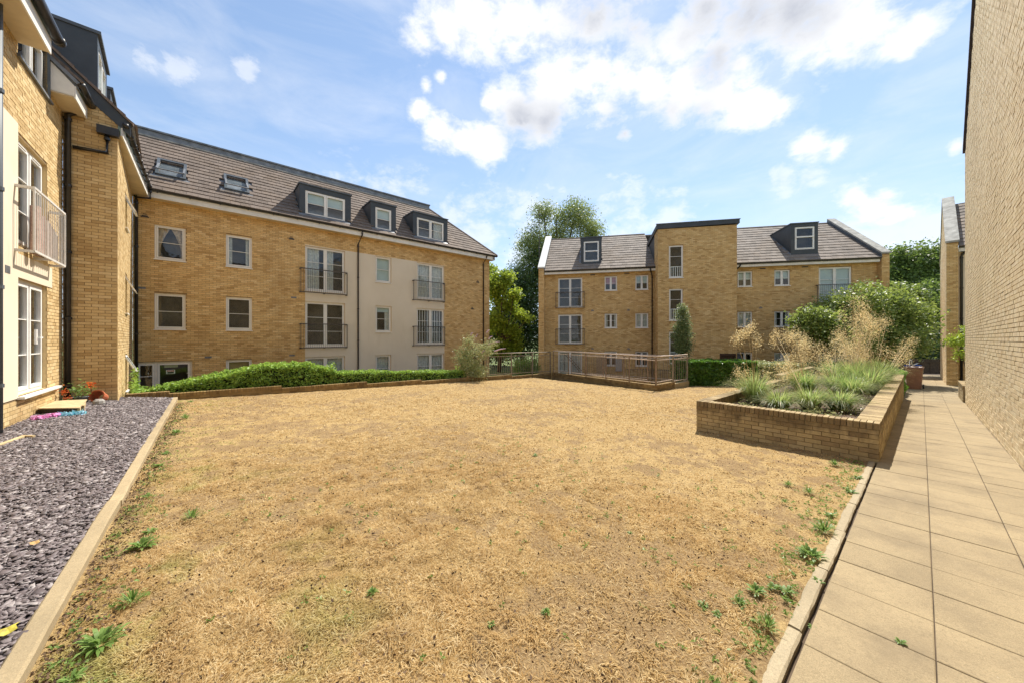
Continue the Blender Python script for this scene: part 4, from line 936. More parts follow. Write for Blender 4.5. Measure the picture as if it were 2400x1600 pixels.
for a0, a1 in ((-.95, 6.6), (11.25, 19.28)):
    MB().box(FB, a0, a1, .30, .325, 6.35, 6.55).build('fascia', m_fascia, B); MB().box(FB, a0, a1, -.02, .30, 6.352, 6.37).build('soffit', m_soffit, B)
    gutter(B, FB, a0, a1, .39, 6.58, m_black, step=1.0)
SB = math.atan(.73); slB = 4.9/math.cos(SB)
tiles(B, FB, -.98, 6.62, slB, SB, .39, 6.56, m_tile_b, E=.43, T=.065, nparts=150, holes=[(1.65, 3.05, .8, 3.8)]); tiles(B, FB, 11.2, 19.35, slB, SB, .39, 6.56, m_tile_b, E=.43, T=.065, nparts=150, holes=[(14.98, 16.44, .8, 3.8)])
zr = 6.56+4.9*.73
MB().tube([FB(-.9, .39-4.9, zr+.03), FB(6.6, .39-4.9, zr+.03)], .09, 8).tube([FB(11.2, .39-4.9, zr+.03), FB(19.4, .39-4.9, zr+.03)], .09, 8).build('ridge_tiles', m_tile_b, B)
MB().prism([FB(-.9, .39-4.9, zr), FB(19.4, .39-4.9, zr), FB(19.4, -9.5, 6.4), FB(-.9, -9.5, 6.4)], [FB(-.9, .39-4.9, zr-.1), FB(19.4, .39-4.9, zr-.1), FB(19.4, -9.5, 6.3), FB(-.9, -9.5, 6.3)]).build('rear_roof', m_tile_b, B)
MB().quad(FB(-1.0, -9.5, -1.35), FB(19.6, -9.5, -1.35), FB(19.6, -9.5, 6.4), FB(-1.0, -9.5, 6.4)).build('rear_wall', m_brick_b, B)
for a0, a1, mt in ((-1.38, -.98, m_coping_l), (19.33, 19.72, m_coping)):
    G1 = [(.36, -1.35), (.36, 6.80), (-4.5, 10.35), (-9.3, 6.8), (-9.3, -1.35)]
    gb = MB().prism([FB(a0, o, z) for o, z in G1], [FB(a1, o, z) for o, z in G1]).build('gable_wall', m_brick_b, B)
    Fp = lambda a, o, z: FB(a, o+.372, z)
    wall(B, Fp, a0, a1, -1.35, 6.80, [], m_brick_b, m_mortar, name='gable_pier')
    if a0 > 0:
        Fs = lambda a, o, z: FB(a0-.0-o, .372-a, z); wall(B, Fs, 0, .36, -1.35, 6.8, [], m_brick_b, m_mortar, name='pier_side')
    c1 = [(.44, 6.80), (.44, 6.90), (-4.5, 10.52), (-4.5, 10.36)]; MB().prism([FB(a0-.05, o, z) for o, z in c1], [FB(a1+.05, o, z) for o, z in c1]).build('coping', mt, B)
    xi = a1+.005 if a0 < 0 else a0-.06
    c2 = [(.42, 6.62), (.42, 6.82), (-4.5, 10.40), (-4.5, 10.2)]; MB().prism([FB(xi, o, z) for o, z in c2], [FB(xi+.05, o, z) for o, z in c2]).build('verge_flashing', m_grey2, B)
dormer(B, FB, 1.6, 3.08, 9.03, 7.14, -.4, .73, (1.82, 2.89, 7.30, 8.76), cols=1, bars=(), fm=m_white)
dormer(B, FB, 14.95, 16.47, 9.12, 7.14, -.4, .73, (15.18, 16.28, 7.46, 8.90), cols=1, bars=(), fm=m_white)
for a, zc in ((1.82, 8.03), (15.18, 8.2)): pass
MB().box(FB, 1.87, 2.84, -.46, -.40, 8.02, 8.10).box(FB, 15.23, 16.23, -.46, -.36, 8.22, 8.30).build('dormer_transom', m_white, B)
pipe(B, [FB(6.25, .39, 6.52), FB(6.28, .36, 6.35), FB(6.42, .07, 6.0), FB(6.42, .07, -1.3)], m_black, .04)
pipe(B, [FB(11.75, .39, 6.52), FB(11.7, .36, 6.38), FB(11.5, .07, 6.15), FB(11.42, .07, 6.0)], m_black, .04)
for a, z in ((2.45, 6.27), (4.76, 6.29), (13.16, 6.26), (15.53, 6.27)): MB().box(FB, a-.16, a+.16, 0, .04, z-.05, z+.02).build('wall_vent', m_jul, B)
for a, z in ((2.44, 3.73), (4.88, 3.72), (13.05, 3.72), (2.44, 1.05), (4.88, 1.05)): MB().box(FB, a-.1, a+.1, 0, .02, z-.04, z+.03).box(FB, a-.05, a+.05, 0, .015, z+.05, z+.08).build('wall_vent', m_lead, B)
MB().box(FB, 4.0, 4.45, 0, .16, -.5, .35).build('meter_box', plain('grey_meter_box', (.34, .33, .31), .7, .1), B)
# satellite dish on the wall right of the tower
dish = MB(); c = Vector(FB(11.5, .35, .52)); nrm = Vector((-.25, -.95, .25)).normalized(); Mx = nrm.to_track_quat('Z', 'Y').to_matrix()
dish.lathe(c, [(.001, 0), (.12, .01), (.22, .035), (.30, .07), (.31, .075), (.30, .06), (.2, .02), (.001, -.015)], 20, Mx); dish.tube([FB(11.5, 0, .4), FB(11.5, .3, .45)], .02)
dish.tube([c+Mx@Vector((0, -.28, .05)), c+Mx@Vector((0, -.05, .34))], .012)
prop(dish.build('satellite_dish', plain('dark_dish', (.09, .10, .12), .5)), 'dark round satellite dish fixed low on the wall beside the brown door', 'satellite dish')
# aerial mast behind the left gable
am = MB().tube([(2.1, 27.2, -1.3), (2.1, 27.2, 11.9)], [.035, .02], 6).tube([(1.95, 27.2, 11.6), (2.25, 27.2, 11.6)], .012).tube([(2.0, 27.2, 11.3), (2.2, 27.2, 11.3)], .012)
prop(am.build('aerial_mast', m_jul), 'thin tall grey aerial mast beside the pale left gable coping', 'mast')

# ================================================================== BLOCK C (long pale wall at right)
C = thing('end_block', G(14, -1.1, -.4), 'tall blank pale brick gable wall running along the right side of the path', 'apartment block')
def ctop(a): return 8.25+max(0, (19.9-a))*.86 if a > 14 else max(8.25, 8.25+5.9*.86-(14-a)*.86)
wall(C, lambda a, o, z: FC(a, o, z), -4.0, 19.9, -.62, 13.5, [], m_brick_c, m_mortar_pale, nparts=300, topfn=ctop, name='gable_wall', J=.011)
Fend = lambda a, o, z: G(19.9+o, -.98-a, z)
MB().quad(Fend(0, 0, -.7), Fend(7, 0, -.7), Fend(7, 0, 8.2), Fend(0, 0, 8.2)).quad(G(-4, -.99, -.7), G(-4, -8, -.7), G(-4, -8, 8.2), G(-4, -.99, 8.2)).build('end_wall', m_brick_c, C)
cp = [(19.98, 8.20), (14, 8.25+5.9*.86+.02), (2.8, 8.25+5.9*.86-11.2*.86)]
MB().prism([G(19.98, -.93, 8.17), G(14, -.93, 13.34), G(14, -.93, 13.50), G(19.98, -.93, 8.33)], [G(19.98, -1.06, 8.17), G(14, -1.06, 13.34), G(14, -1.06, 13.50), G(19.98, -1.06, 8.33)]).prism([G(8.1, -.93, 8.2), G(14, -.93, 13.34), G(14, -.93, 13.50), G(8.1, -.93, 8.36)], [G(8.1, -1.06, 8.2), G(14, -1.06, 13.34), G(14, -1.06, 13.50), G(8.1, -1.06, 8.36)]).box(FC, -4.2, 8.1, -.08, .05, 8.2, 8.36).build('verge_trim', plain('dark_verge_trim', (.03, .02, .035), .5), C)
MB().prism([G(20.1, -1.0, 8.2), G(14, -1.0, 13.4), G(14, -1.0, 13.48), G(20.1, -1.0, 8.28)], [G(20.1, -9, 8.2), G(14, -9, 13.4), G(14, -9, 13.48), G(20.1, -9, 8.28)]).build('roof', m_tile, C)

# ================================================================== BLOCK D (beyond C)
D = thing('far_block', G(34, -2, -.9), 'far brick building at the end of the path with stone gable coping', 'apartment block')
wall(D, FD, 0, .40, -1.0, 6.85, [], m_brick_b, m_mortar, name='gable_pier')
FD2 = lambda a, o, z: G(30.36-o, -.86-a, z)
wall(D, FD2, .40, 9, -1.0, 1.1, [], m_brick_b, m_mortar, name='base_wall'); wall(D, lambda a, o, z: G(30+a, -1.26-o, z), 0, .36, -1, 6.8, [], m_brick_b, m_mortar, name='pier_side')
MB().quad(FD2(.40, .006, 1.1), FD2(9, .006, 1.1), FD2(9, .006, 6.5), FD2(.40, .006, 6.5)).build('render_panel', m_render, D)
wall(D, FDG, 30, 39.6, -1.2, 10.3, [], m_brick_c, m_mortar_pale, topfn=lambda a: 6.8+(a-30)*.73 if a < 34.8 else 10.3-(a-34.8)*.73, name='gable_wall')
c1 = [(29.93, 6.83), (29.93, 6.93), (34.8, 10.5), (34.8, 10.34)]; MB().prism([G(s, -.82, z) for s, z in c1], [G(s, -1.30, z) for s, z in c1]).build('coping', m_coping, D)
c1 = [(39.7, 6.83), (39.7, 6.93), (34.8, 10.5), (34.8, 10.34)]; MB().prism([G(s, -.82, z) for s, z in c1], [G(s, -1.30, z) for s, z in c1]).build('coping', m_coping, D)
MB().box(FD2, .41, 9, .25, .28, 6.32, 6.54).build('fascia', m_fascia, D); MB().box(FD2, .41, 9, .0, .25, 6.33, 6.35).build('soffit', m_soffit, D); gutter(D, FD2, .41, 9, .33, 6.58)
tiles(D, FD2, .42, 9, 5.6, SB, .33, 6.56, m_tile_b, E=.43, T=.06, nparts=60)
pipe(D, [FD2(.75, .33, 6.5), FD2(.60, .07, 6.3), FD2(.52, .07, 6.1), FD2(.52, .07, -.9)], m_black, .05)
sa = MB().box(FD2, .95, 1.0, -1.9, -1.85, 8.3, 9.15).box(FD2, .9, 1.25, -1.9, -1.86, 9.05, 9.11).box(FD2, .9, 1.25, -1.9, -1.86, 8.7, 8.76).box(FD2, 1.2, 1.24, -1.9, -1.6, 8.6, 9.2)
prop(sa.build('roof_aerial', m_white), 'small white aerial bracket on the far tiled roof beside the pale wall', 'aerial')

# ================================================================== BRICK STRUCTURES
def brick_items(parent, items, mat, n=300):
    """items: (F, a0,a1, b0,b1, z0,z1) boxes in frame F; nearest n become parts, rest stuff"""
    sc = []
    for i, (F, a0, a1, b0, b1, z0, z1) in enumerate(items):
        p = F((a0+a1)/2, (b0+b1)/2, (z0+z1)/2)
        if inview(p, 0): sc.append((p[0]**2+p[1]**2, i))
    sc.sort(); picks = set(i for _, i in sc[:n]); ub = unit_brick(mat, 'unit'); m = MB()
    for i, (F, a0, a1, b0, b1, z0, z1) in enumerate(items):
        if i in picks: link('brick', ub, parent, frame_mat(F, (a0+a1)/2, (b0+b1)/2, (z0+z1)/2) @ Matrix.Diagonal((a1-a0, b1-b0, z1-z0, 1)))
        else: m.box(F, a0, a1, b0, b1, z0, z1)
    if m.v: m.build('brickwork', mat, parent, kind='stuff')
def J(x=.002): return random.uniform(-x, x)
def cap_row(F, a0, a1, b0, b1, top, h=.105, w=.065, j=.010):
    r = []; a = a0
    while a < a1-.03: d = J(.003); r.append((F, a+j/2, min(a+w+j/2, a1), b0+d, b1+d, top-h+J(.001), top+J(.0025))); a += w+j
    return r
def str_rows(F, a0, a1, b0, b1, z0, z1, L=.215, H=.065, j=.010):
    r = []; k = 0; z = z1
    while z-H > z0-.05:
        a = a0-(L+j)/2*(k % 2)
        while a < a1:
            x0, x1 = max(a+j/2, a0), min(a+L+j/2, a1); d = J(.003)
            if x1-x0 > .03: r.append((F, x0, x1, b0+d, b1+d, z-H-j/2, z-j/2))
            a += L+j
        z -= H+j; k += 1
    return r
# retaining wall, stepped
RW = thing('retaining_wall', G(6.5, 14.4, -.3), 'low stepped brick retaining wall along the far left edge of the dry lawn', 'wall')
segs = [(-1.75, -.88, .19), (-.88, 1.9, .12), (1.9, 4.76, .035), (4.76, 7.1, -.06), (7.1, 9.9, -.13), (9.9, 12.3, -.18), (12.3, 15.4, -.27)]
it = []; core = MB()
for s0, s1, zt_ in segs:
    it += cap_row(FG, s0, s1, 14.30, 14.515, zt_); it += str_rows(FG, s0, s1, 14.31, 14.41, terr(s0, 14.3)-.15, zt_-.105)
    core.box(FG, s0+.01, s1-.01, 14.318, 14.5, terr(s1, 14.3)-.9, zt_-.02)
core.build('wall_core', m_mortar_dark, RW); brick_items(RW, it, m_brick_r, 300)
# raised planter
PL = thing('raised_planter', G(13, 1.8, -.3), 'large weathered brick raised planter full of ornamental grasses beside the slab path', 'planter')
FGt = lambda a, b, z: G(b, a, z)             # runs along t
top = .405; it = []
it += cap_row(FGt, .42, 3.13, 7.84, 8.06, top)
it += str_rows(FGt, .43, 3.12, 7.85, 7.95, -.30, top-.105)
it += cap_row(FG, 8.065, 19.5, .42, .70, top, h=.10)
it += str_rows(FG, 7.96, 19.5, .43, .53, -.52, top-.10)
it += cap_row(FG, 8.065, 14.0, 2.91, 3.13, top); it += str_rows(FG, 8.07, 14.0, 2.92, 3.02, .05, top-.105); it += cap_row(FG, 14.0, 19.3, 2.91, 3.13, top+.16); it += str_rows(FG, 14.0, 19.3, 2.92, 3.02, .05, top+.055)
it += str_rows(FG, 7.96, 14, 3.02, 3.12, -.4, top-.105)
it += cap_row(FGt, .70, 2.9, 19.28, 19.5, top+.1); it += str_rows(FGt, .7, 2.9, 19.29, 19.39, .1, top)
c = MB(); c.box(FG, 7.862, 8.05, .44, 3.11, -.6, top-.03).box(FG, 8.05, 19.49, .442, .69, -.75, top-.03).box(FG, 8.05, 19.3, 2.93, 3.11, -.6, top-.03).box(FG, 14.05, 19.3, 2.93, 3.11, .3, top+.12).box(FG, 19.3, 19.49, .69, 2.93, -.6, top+.06)
c.build('wall_core', m_mortar_dark, PL); brick_items(PL, it, m_brick_p, 300)
grid('planter_soil', 8.05, 19.3, .68, 2.94, .12, lambda s, t: .20+.09*(fbm(s*2, t*2, 8)-.5)+.04*(fbm(s*11, t*11, 9)-.5), plain('bark_mulch', (.115, .075, .05), .95, .5, scale=26, bump=.6))
# low planter beyond the corner of the pale wall
LP = thing('low_planter', G(21.1, -1.2, -.5), 'small low brick planter tucked behind the corner of the tall pale wall', 'planter')
brick_items(LP, str_rows(FG, 19.92, 22.4, -1.05, -.94, -.6, .0)+cap_row(FG, 19.92, 22.4, -1.15, -.93, .09)+str_rows(FGt, -2.4, -.95, 22.3, 22.4, -.6, .0)+cap_row(FGt, -2.4, -1.15, 22.2, 22.41, .09), m_brick_p, 200)
MB().box(FG, 19.93, 22.38, -2.4, -.96, -.7, -.02).build('soil', m_ground_dark, LP)

# ================================================================== RAMP AND RAILINGS
FP = lambda a, b, z: G(13.8+.216*a+b, 7.06+.976*a+.02*b, z)
RM = thing('access_ramp', FP(3.7, 1.5, -1), 'brick edged access ramp with low parallel walls at the far edge of the lawn', 'ramp')
FPt = lambda a, b, z: FP(b, a, z)
it = []
it += [(FP, a0, a1, b0, b1, z0-.011*a0, z1-.011*a0) for (_, a0, a1, b0, b1, z0, z1) in cap_row(FP, 0, 7.4, 0, .215, -.16)+str_rows(FP, 0, 7.4, .005, .1, -.42, -.265)]
it += cap_row(FPt, .215, 1.75, 0, .215, -.165)+str_rows(FPt, .1, 1.75, .005, .1, -.45, -.27)
it += [(FP, a0, a1, b0, b1, z0-.02*a0, z1-.02*a0) for (_, a0, a1, b0, b1, z0, z1) in cap_row(FP, 1.3, 7.3, 1.55, 1.765, -.26)+str_rows(FP, 1.3, 7.3, 1.56, 1.66, -.6, -.365)]
it += [(FP, a0, a1, b0, b1, z0-.03*a0, z1-.03*a0) for (_, a0, a1, b0, b1, z0, z1) in cap_row(FP, 0, 7.2, 3.1, 3.315, -.32)+str_rows(FP, 0, 7.2, 3.11, 3.21, -.9, -.425)]
c = MB(); c.prism([FP(.02, .012, -.9), FP(.02, .2, -.9), FP(.02, .2, -.2), FP(.02, .012, -.2)], [FP(7.4, .012, -.9), FP(7.4, .2, -.9), FP(7.4, .2, -.28), FP(7.4, .012, -.28)]).box(FP, .012, .2, .2, 1.74, -.9, -.2)
c.box(FP, 1.32, 7.3, 1.575, 1.75, -1.3, -.48).box(FP, .02, 7.2, 3.12, 3.3, -1.35, -.58); c.build('wall_core', m_mortar_dark, RM); brick_items(RM, it, m_brick_r, 300)
MB().prism([FP(.2, .2, -.33), FP(7.4, .2, -.55), FP(7.4, 1.56, -.55), FP(.2, 1.56, -.33)], [FP(.2, .2, -1.3), FP(7.4, .2, -1.3), FP(7.4, 1.56, -1.3), FP(.2, 1.56, -1.3)]).prism([FP(.2, 1.75, -.45), FP(7.2, 1.75, -1.0), FP(7.2, 3.1, -1.0), FP(.2, 3.1, -.45)], [FP(.2, 1.75, -1.3), FP(7.2, 1.75, -1.3), FP(7.2, 3.1, -1.3), FP(.2, 3.1, -1.3)]).build('ramp_surface', m_slab, RM)
bal_me = {}
def railing(name, label, F, posts, zb, ztop, b=.1, nb=9, mat=None, double=True, group='metal railings round the ramp', thick=.03, topm=None):
    """posts: list of a; zb/ztop: functions of a"""
    mat = mat or m_rail; a0, a1 = posts[0], posts[-1]
    r = thing(name, F((a0+a1)/2, b, zb((a0+a1)/2)), label, 'railing', group)
    for a in posts: MB().box(F, a-thick, a+thick, b-.02, b+.02, zb(a)-.05, ztop(a)-.04).build('post', mat, r)
    MB().tube([F(a0-.03, b, ztop(a0)), F(a1+.03, b, ztop(a1))], .024, 8).build('handrail', topm or m_railtop, r, smooth=True)
    def bar(h0, h1, nm): MB().prism([F(a0, b-.015, h0(a0)), F(a0, b+.015, h0(a0)), F(a0, b+.015, h1(a0)), F(a0, b-.015, h1(a0))], [F(a1, b-.015, h0(a1)), F(a1, b+.015, h0(a1)), F(a1, b+.015, h1(a1)), F(a1, b-.015, h1(a1))]).build(nm, topm or m_railtop, r)
    bar(lambda a: ztop(a)-.17, lambda a: ztop(a)-.14, 'top_rail'); bar(lambda a: zb(a)+.10, lambda a: zb(a)+.13, 'bottom_rail')
    for i in range(len(posts)-1):
        for k in range(1, nb+1):
            a = posts[i]+(posts[i+1]-posts[i])*k/(nb+1); MB().box(F, a-.006, a+.006, b-.006, b+.006, zb(a)+.12, ztop(a)-.16, skip=('t', 'b')).build('baluster', mat, r)
    return r
P5 = [0.06, 1.48, 2.95, 4.42, 5.89, 7.36]
railing('ramp_railing', 'rusty brown railing on the lawn side of the ramp, six posts', FP, P5, lambda a: -.17-.011*a, lambda a: 1.0+.004*a)
railing('ramp_railing', 'short railing across the right hand end of the ramp', FPt, [.14, 1.68], lambda a: -.17, lambda a: 1.0, b=.06, mat=m_steel, nb=8)
railing('ramp_railing', 'middle railing between the two flights of the ramp', FP, [1.4, 2.9, 4.4, 5.9, 7.2], lambda a: -.28-.02*a, lambda a: .93-.004*a, b=1.65, nb=7)
railing('ramp_railing', 'rear railing on the building side of the ramp', FP, [0.05, 1.8, 3.6, 5.4, 7.1], lambda a: -.34-.03*a, lambda a: .90-.004*a, b=3.2, nb=7, mat=m_steel)
railing('ramp_railing', 'railing closing the far right corner behind the ramp near the slim tree', FPt, [1.75, 3.2], lambda a: -.25, lambda a: 1.0, b=.06, nb=6, mat=m_steel)
MB().box(FPt, 1.75, 3.3, 0, .215, -1.2, -.25).build('end_wall', m_brick_p, RM)
FW = lambda a, b, z: G(a, 14.4+b, z)
railing('boundary_railing', 'grey metal railing on the low wall between the flowering bush and the ramp', FW, [10.7, 12.34, 13.9, 15.38], lambda a: -.2-.02*(a-10.7), lambda a: .98-.005*(a-10.7), b=0, nb=11, mat=m_steel, topm=m_steel, thick=.035)
hr = MB(); 
for d in (0, .16): hr.tube([FB(.55+d, 1.6, .75), FB(1.55+d, 1.6, -.4)], .022, 6)
hr.tube([FB(.55, 1.6, .75), FB(.55, 1.6, -.4)], .02, 6).tube([FB(1.6, 1.6, -.4), FB(1.6, 1.6, -1.3)], .02, 6)
prop(hr.build('stair_handrail', m_jul), 'dark sloping stair handrail seen through the ramp railings', 'handrail')
gt = thing('timber_gate', FB(3.0, .5, -1.3), 'upright board timber gate standing behind the ramp railings', 'gate', rot=math.atan2(-.213, .977))
for k in range(6): MB().box(FB, 2.72+k*.115, 2.72+k*.115+.105, .48, .51, -1.0, .45+.01*(k % 2)).build('board', plain('weathered_board', (.40, .28, .17), .85, .25, scale=20) if k == 0 else bpy.data.materials['weathered_board'], gt)
lf = thing('low_fence', FB(5.6, 1.5, -1.3), 'low dark metal fence in front of the brick wall beneath the small windows', 'fence', rot=math.atan2(-.213, .977))
for k in range(24): MB().box(FB, 4.6+k*.11, 4.6+k*.11+.02, 1.5, 1.52, -1.3, -.25).build('paling', m_jul, lf)
MB().box(FB, 4.55, 7.2, 1.49, 1.53, -.27, -.23).build('rail', m_jul, lf)
ff = thing('timber_fence', (34.5, 29.5, -1.2), 'distant dark timber fence across the end of the path', 'fence', rot=TH)
for k in range(14): x = 31.2+k*.42; MB().box(lambda a, b, z: (a, b, z), x, x+.40, 29.5-.02*(k % 2), 29.54, -1.6, .05).build('board', m_jul if False else plain('dark_board', (.09, .06, .035), .9, .3) if k == 0 else bpy.data.materials['dark_board'], ff)
MB().box(lambda a, b, z: (a, b, z), 31.1, 37.2, 29.44, 29.47, -.2, -.08).build('rail', bpy.data.materials['dark_board'], ff)

# ================================================================== VEGETATION
def leaf_geo(P, L, Wd, up=.3, jl=.35):
    n = len(P); d = rng.normal(0, 1, (n, 3)); d[:, 2] = d[:, 2]*.7-up*.2; d /= np.linalg.norm(d, axis=1)[:, None]
    q = rng.normal(0, 1, (n, 3)); q[:, 2] += up*0; w = np.cross(d, q); w /= np.linalg.norm(w, axis=1)[:, None]
    nn_ = np.cross(d, w)
    l = L*(1+jl*(rng.random(n)*2-1))[:, None]; ww = Wd*(1+jl*(rng.random(n)*2-1))[:, None]
    V = np.stack([P-d*l*.5, P+w*ww*.5+nn_*ww*.12-d*l*.05, P+d*l*.5, P-w*ww*.5+nn_*ww*.12-d*l*.05], 1).reshape(-1, 3)
    b = np.arange(n)[:, None]*4; return V, b+np.arange(4)[None]
def crown_pts(blobs, n, clump=.35, per=14, hollow=.45):
    w = np.array([(b[3]*b[4]*b[5])**(2/3) for b in blobs]); w /= w.sum(); nc = max(1, n//per)
    idx = rng.choice(len(blobs), nc, p=w); B_ = np.array([b[:6] for b in blobs])[idx]
    d = rng.normal(0, 1, (nc, 3)); d /= np.linalg.norm(d, axis=1)[:, None]; r = hollow+(1-hollow)*rng.random(nc)**.6
    r *= .82+.36*rng.random(nc)
    C_ = B_[:, :3]+d*B_[:, 3:6]*r[:, None]
    k = rng.integers(0, nc, n); return C_[k]+rng.normal(0, clump, (n, 3))*np.array([1, 1, .7])
def PX(x, y, Y): return ((x-1200)/826*Y, Y, CAMH+(795-y)/826*Y)
def BL(x, y, rx, ry, Y, dy=0, rd=None): p = PX(x, y, Y+dy); k = (Y+dy)/826; return (*p, rx*k, (rd or rx)*k, ry*k)
def tree(name, label, blobs, n, L, Wd, mat, base, tr=.18, clump=.4, per=14, hollow=.45, cat='tree', group=None, limbs=True, bark=None):
    r = thing(name, base, label, cat, group, rot=0); V, F = leaf_geo(crown_pts(blobs, n, clump, per, hollow), L, Wd); build_np('crown', V, [F], mat, r)
    t = MB(); top = max(b[2] for b in blobs); cx_ = np.mean([b[0] for b in blobs]); cy_ = np.mean([b[1] for b in blobs]); mid = (cx_*.6+base[0]*.4, cy_*.6+base[1]*.4, base[2]+(top-base[2])*.45)
    t.tube([base, ((base[0]+mid[0])/2, (base[1]+mid[1])/2, (base[2]+mid[2])/2), mid, (cx_, cy_, top)], [tr, tr*.8, tr*.6, tr*.12], 8)
    if limbs:
        for b in blobs:
            m0 = Vector(mid)*.65+Vector(base)*.35+Vector((0, 0, random.random()*1.0)); e_ = Vector(b[:3]); mm = (m0+e_)/2+Vector((J(.3), J(.3), -.2*J(1)))
            t.tube([m0, mm, e_, e_+Vector((J(.5)*b[3], J(.5)*b[4], b[5]*.7))], [tr*.4, tr*.3, tr*.16, tr*.04], 6)
    t.build('trunk', bark or m_bark, r, smooth=True); return r
tree('birch_tree', 'tall airy tree rising behind the left gable of the far building', [BL(1345, 512, 46, 36, 40), BL(1385, 548, 26, 32, 40, 1), BL(1275, 500, 24, 26, 40), BL(1250, 580, 34, 46, 40), BL(1300, 575, 46, 46, 40, 2), BL(1345, 590, 40, 40, 40), BL(1225, 660, 30, 60, 39)],
     34000, .22, .11, m_leaf_birch, (5, 40, -1.5), .35, .45, 24, .3)
tree('dark_tree', 'dark shaded tree filling the gap between the two brick blocks', [BL(1215, 700, 50, 70, 38), BL(1245, 770, 50, 70, 37), BL(1190, 790, 45, 60, 38), BL(1150, 800, 60, 50, 39), BL(1262, 640, 30, 60, 39)], 26000, .28, .16, m_leaf_dark, (1.2, 38, -1.5), .3, .5, 18, .2)
tree('lime_green_tree', 'bright lime green tree standing just right of the long block', [BL(1160, 672, 22, 30, 31), BL(1186, 655, 14, 18, 31), BL(1204, 690, 12, 10, 31), BL(1180, 715, 26, 18, 31, .6), BL(1215, 735, 16, 8, 31), BL(1238, 748, 12, 6, 31), BL(1160, 755, 26, 26, 31), BL(1195, 775, 24, 16, 31.5), BL(1205, 805, 14, 20, 31.5), BL(1170, 815, 20, 18, 31), BL(1152, 638, 12, 14, 32)], 15000, .22, .16, m_leaf_lime, (-1.2, 31, -1.5), .2, .26, 22, .25)
tree('garden_bush', 'round bush behind the grey railing in the shade of the trees', [BL(1225, 858, 24, 20, 26), BL(1252, 862, 20, 18, 26)], 5000, .10, .06, m_leaf_mid, (1.0, 26, -1.3), .05, .12, 14, .5, cat='bush', limbs=False)
tree('slim_tree', 'slim upright young tree in front of the stair tower', [(*PX(1600, 755, 18.2), .30, .30, .75), (*PX(1599, 785, 18.2), .46, .46, .7), (*PX(1601, 815, 18.2), .40, .40, .5), (*PX(1600, 728, 18.2), .14, .14, .4)], 7500, .085, .045, m_leaf_pear, (8.85, 18.2, -.5), .06, .10, 12, .2)
tree('spreading_shrub_tree', 'broad glossy leaved small tree behind the planter, in front of the brick building', [BL(1915, 765, 48, 40, 19), BL(1965, 735, 55, 45, 19, .8), BL(2030, 712, 58, 48, 19), BL(2085, 730, 60, 55, 19.5), BL(2138, 755, 38, 42, 19.5), BL(2080, 795, 70, 45, 19), BL(1985, 795, 55, 36, 19, -.5), BL(2120, 805, 38, 30, 19.5), BL(1900, 745, 34, 24, 19)],
     30000, .145, .095, m_leaf_shrub, (20.2, 19.6, -.9), .12, .22, 16, .35)
tree('young_sycamore', 'light green tree behind the glossy one, beside the pier of the far right block', [BL(2110, 700, 42, 32, 27), BL(2150, 730, 40, 34, 27), BL(2080, 690, 26, 24, 27), BL(2175, 700, 30, 40, 28)], 12000, .2, .13, m_leaf_broad, (30, 27.5, -1.2), .2, .3, 14, .35)
tree('broadleaf_tree', 'large dark green broadleaf tree rising beyond the end of the path', [BL(2120, 615, 36, 36, 46), BL(2170, 610, 36, 38, 46), BL(2205, 640, 30, 50, 46), BL(2110, 670, 50, 45, 46), BL(2165, 690, 50, 50, 46)], 22000, .36, .22, m_leaf_broad, (53, 46, -1.5), .5, .6, 16, .35)
tree('dark_evergreen', 'dark shrubbery in deep shade behind the wheelie bins', [BL(2160, 800, 50, 50, 34), BL(2110, 820, 50, 40, 33), BL(2195, 780, 30, 60, 34), BL(2060, 810, 50, 50, 33)], 22000, .22, .14, m_leaf_dark, (38, 34, -1.4), .25, .35, 16, .2, cat='shrub')
tree('climbing_shrub', 'small yellow green shrub leaning out beyond the corner of the pale wall', [BL(2248, 800, 20, 16, 15.5), BL(2262, 780, 14, 16, 15.5), BL(2256, 830, 15, 16, 15.5), BL(2235, 797, 12, 5, 15.5)], 1500, .085, .05, m_leaf_lime, (20.2, 15.6, -.1), .03, .08, 8, .3, cat='shrub', limbs=False)
# buddleia with pale purple spikes
bd = tree('butterfly_bush', 'wild flowering butterfly bush with pale purple spikes on the low wall', [BL(1105, 850, 26, 30, 17.6), BL(1085, 835, 20, 26, 17.6), BL(1130, 820, 26, 18, 17.6), BL(1115, 870, 28, 18, 17.4), BL(1100, 800, 12, 18, 17.6), BL(1150, 805, 14, 8, 17.4)], 5200, .12, .035, m_leaf_var, (-1.9, 17.6, -.4), .04, .10, 10, .3, cat='shrub')
sp = MB()
for x, y, dx in ((1106, 781, 3), (1118, 785, 2), (1144, 775, 4), (1158, 802, 14), (1172, 818, 14), (1133, 822, 4), (1150, 790, 5)):
    p = PX(x, y, 17.3); sp.tube([PX(x-dx, y+5, 17.3), p, PX(x+dx, y-2, 17.3)], [.035, .03, .008], 6)
sp.build('flower_spike', plain('lilac_flower', (.50, .36, .42), .8, .2), bd)
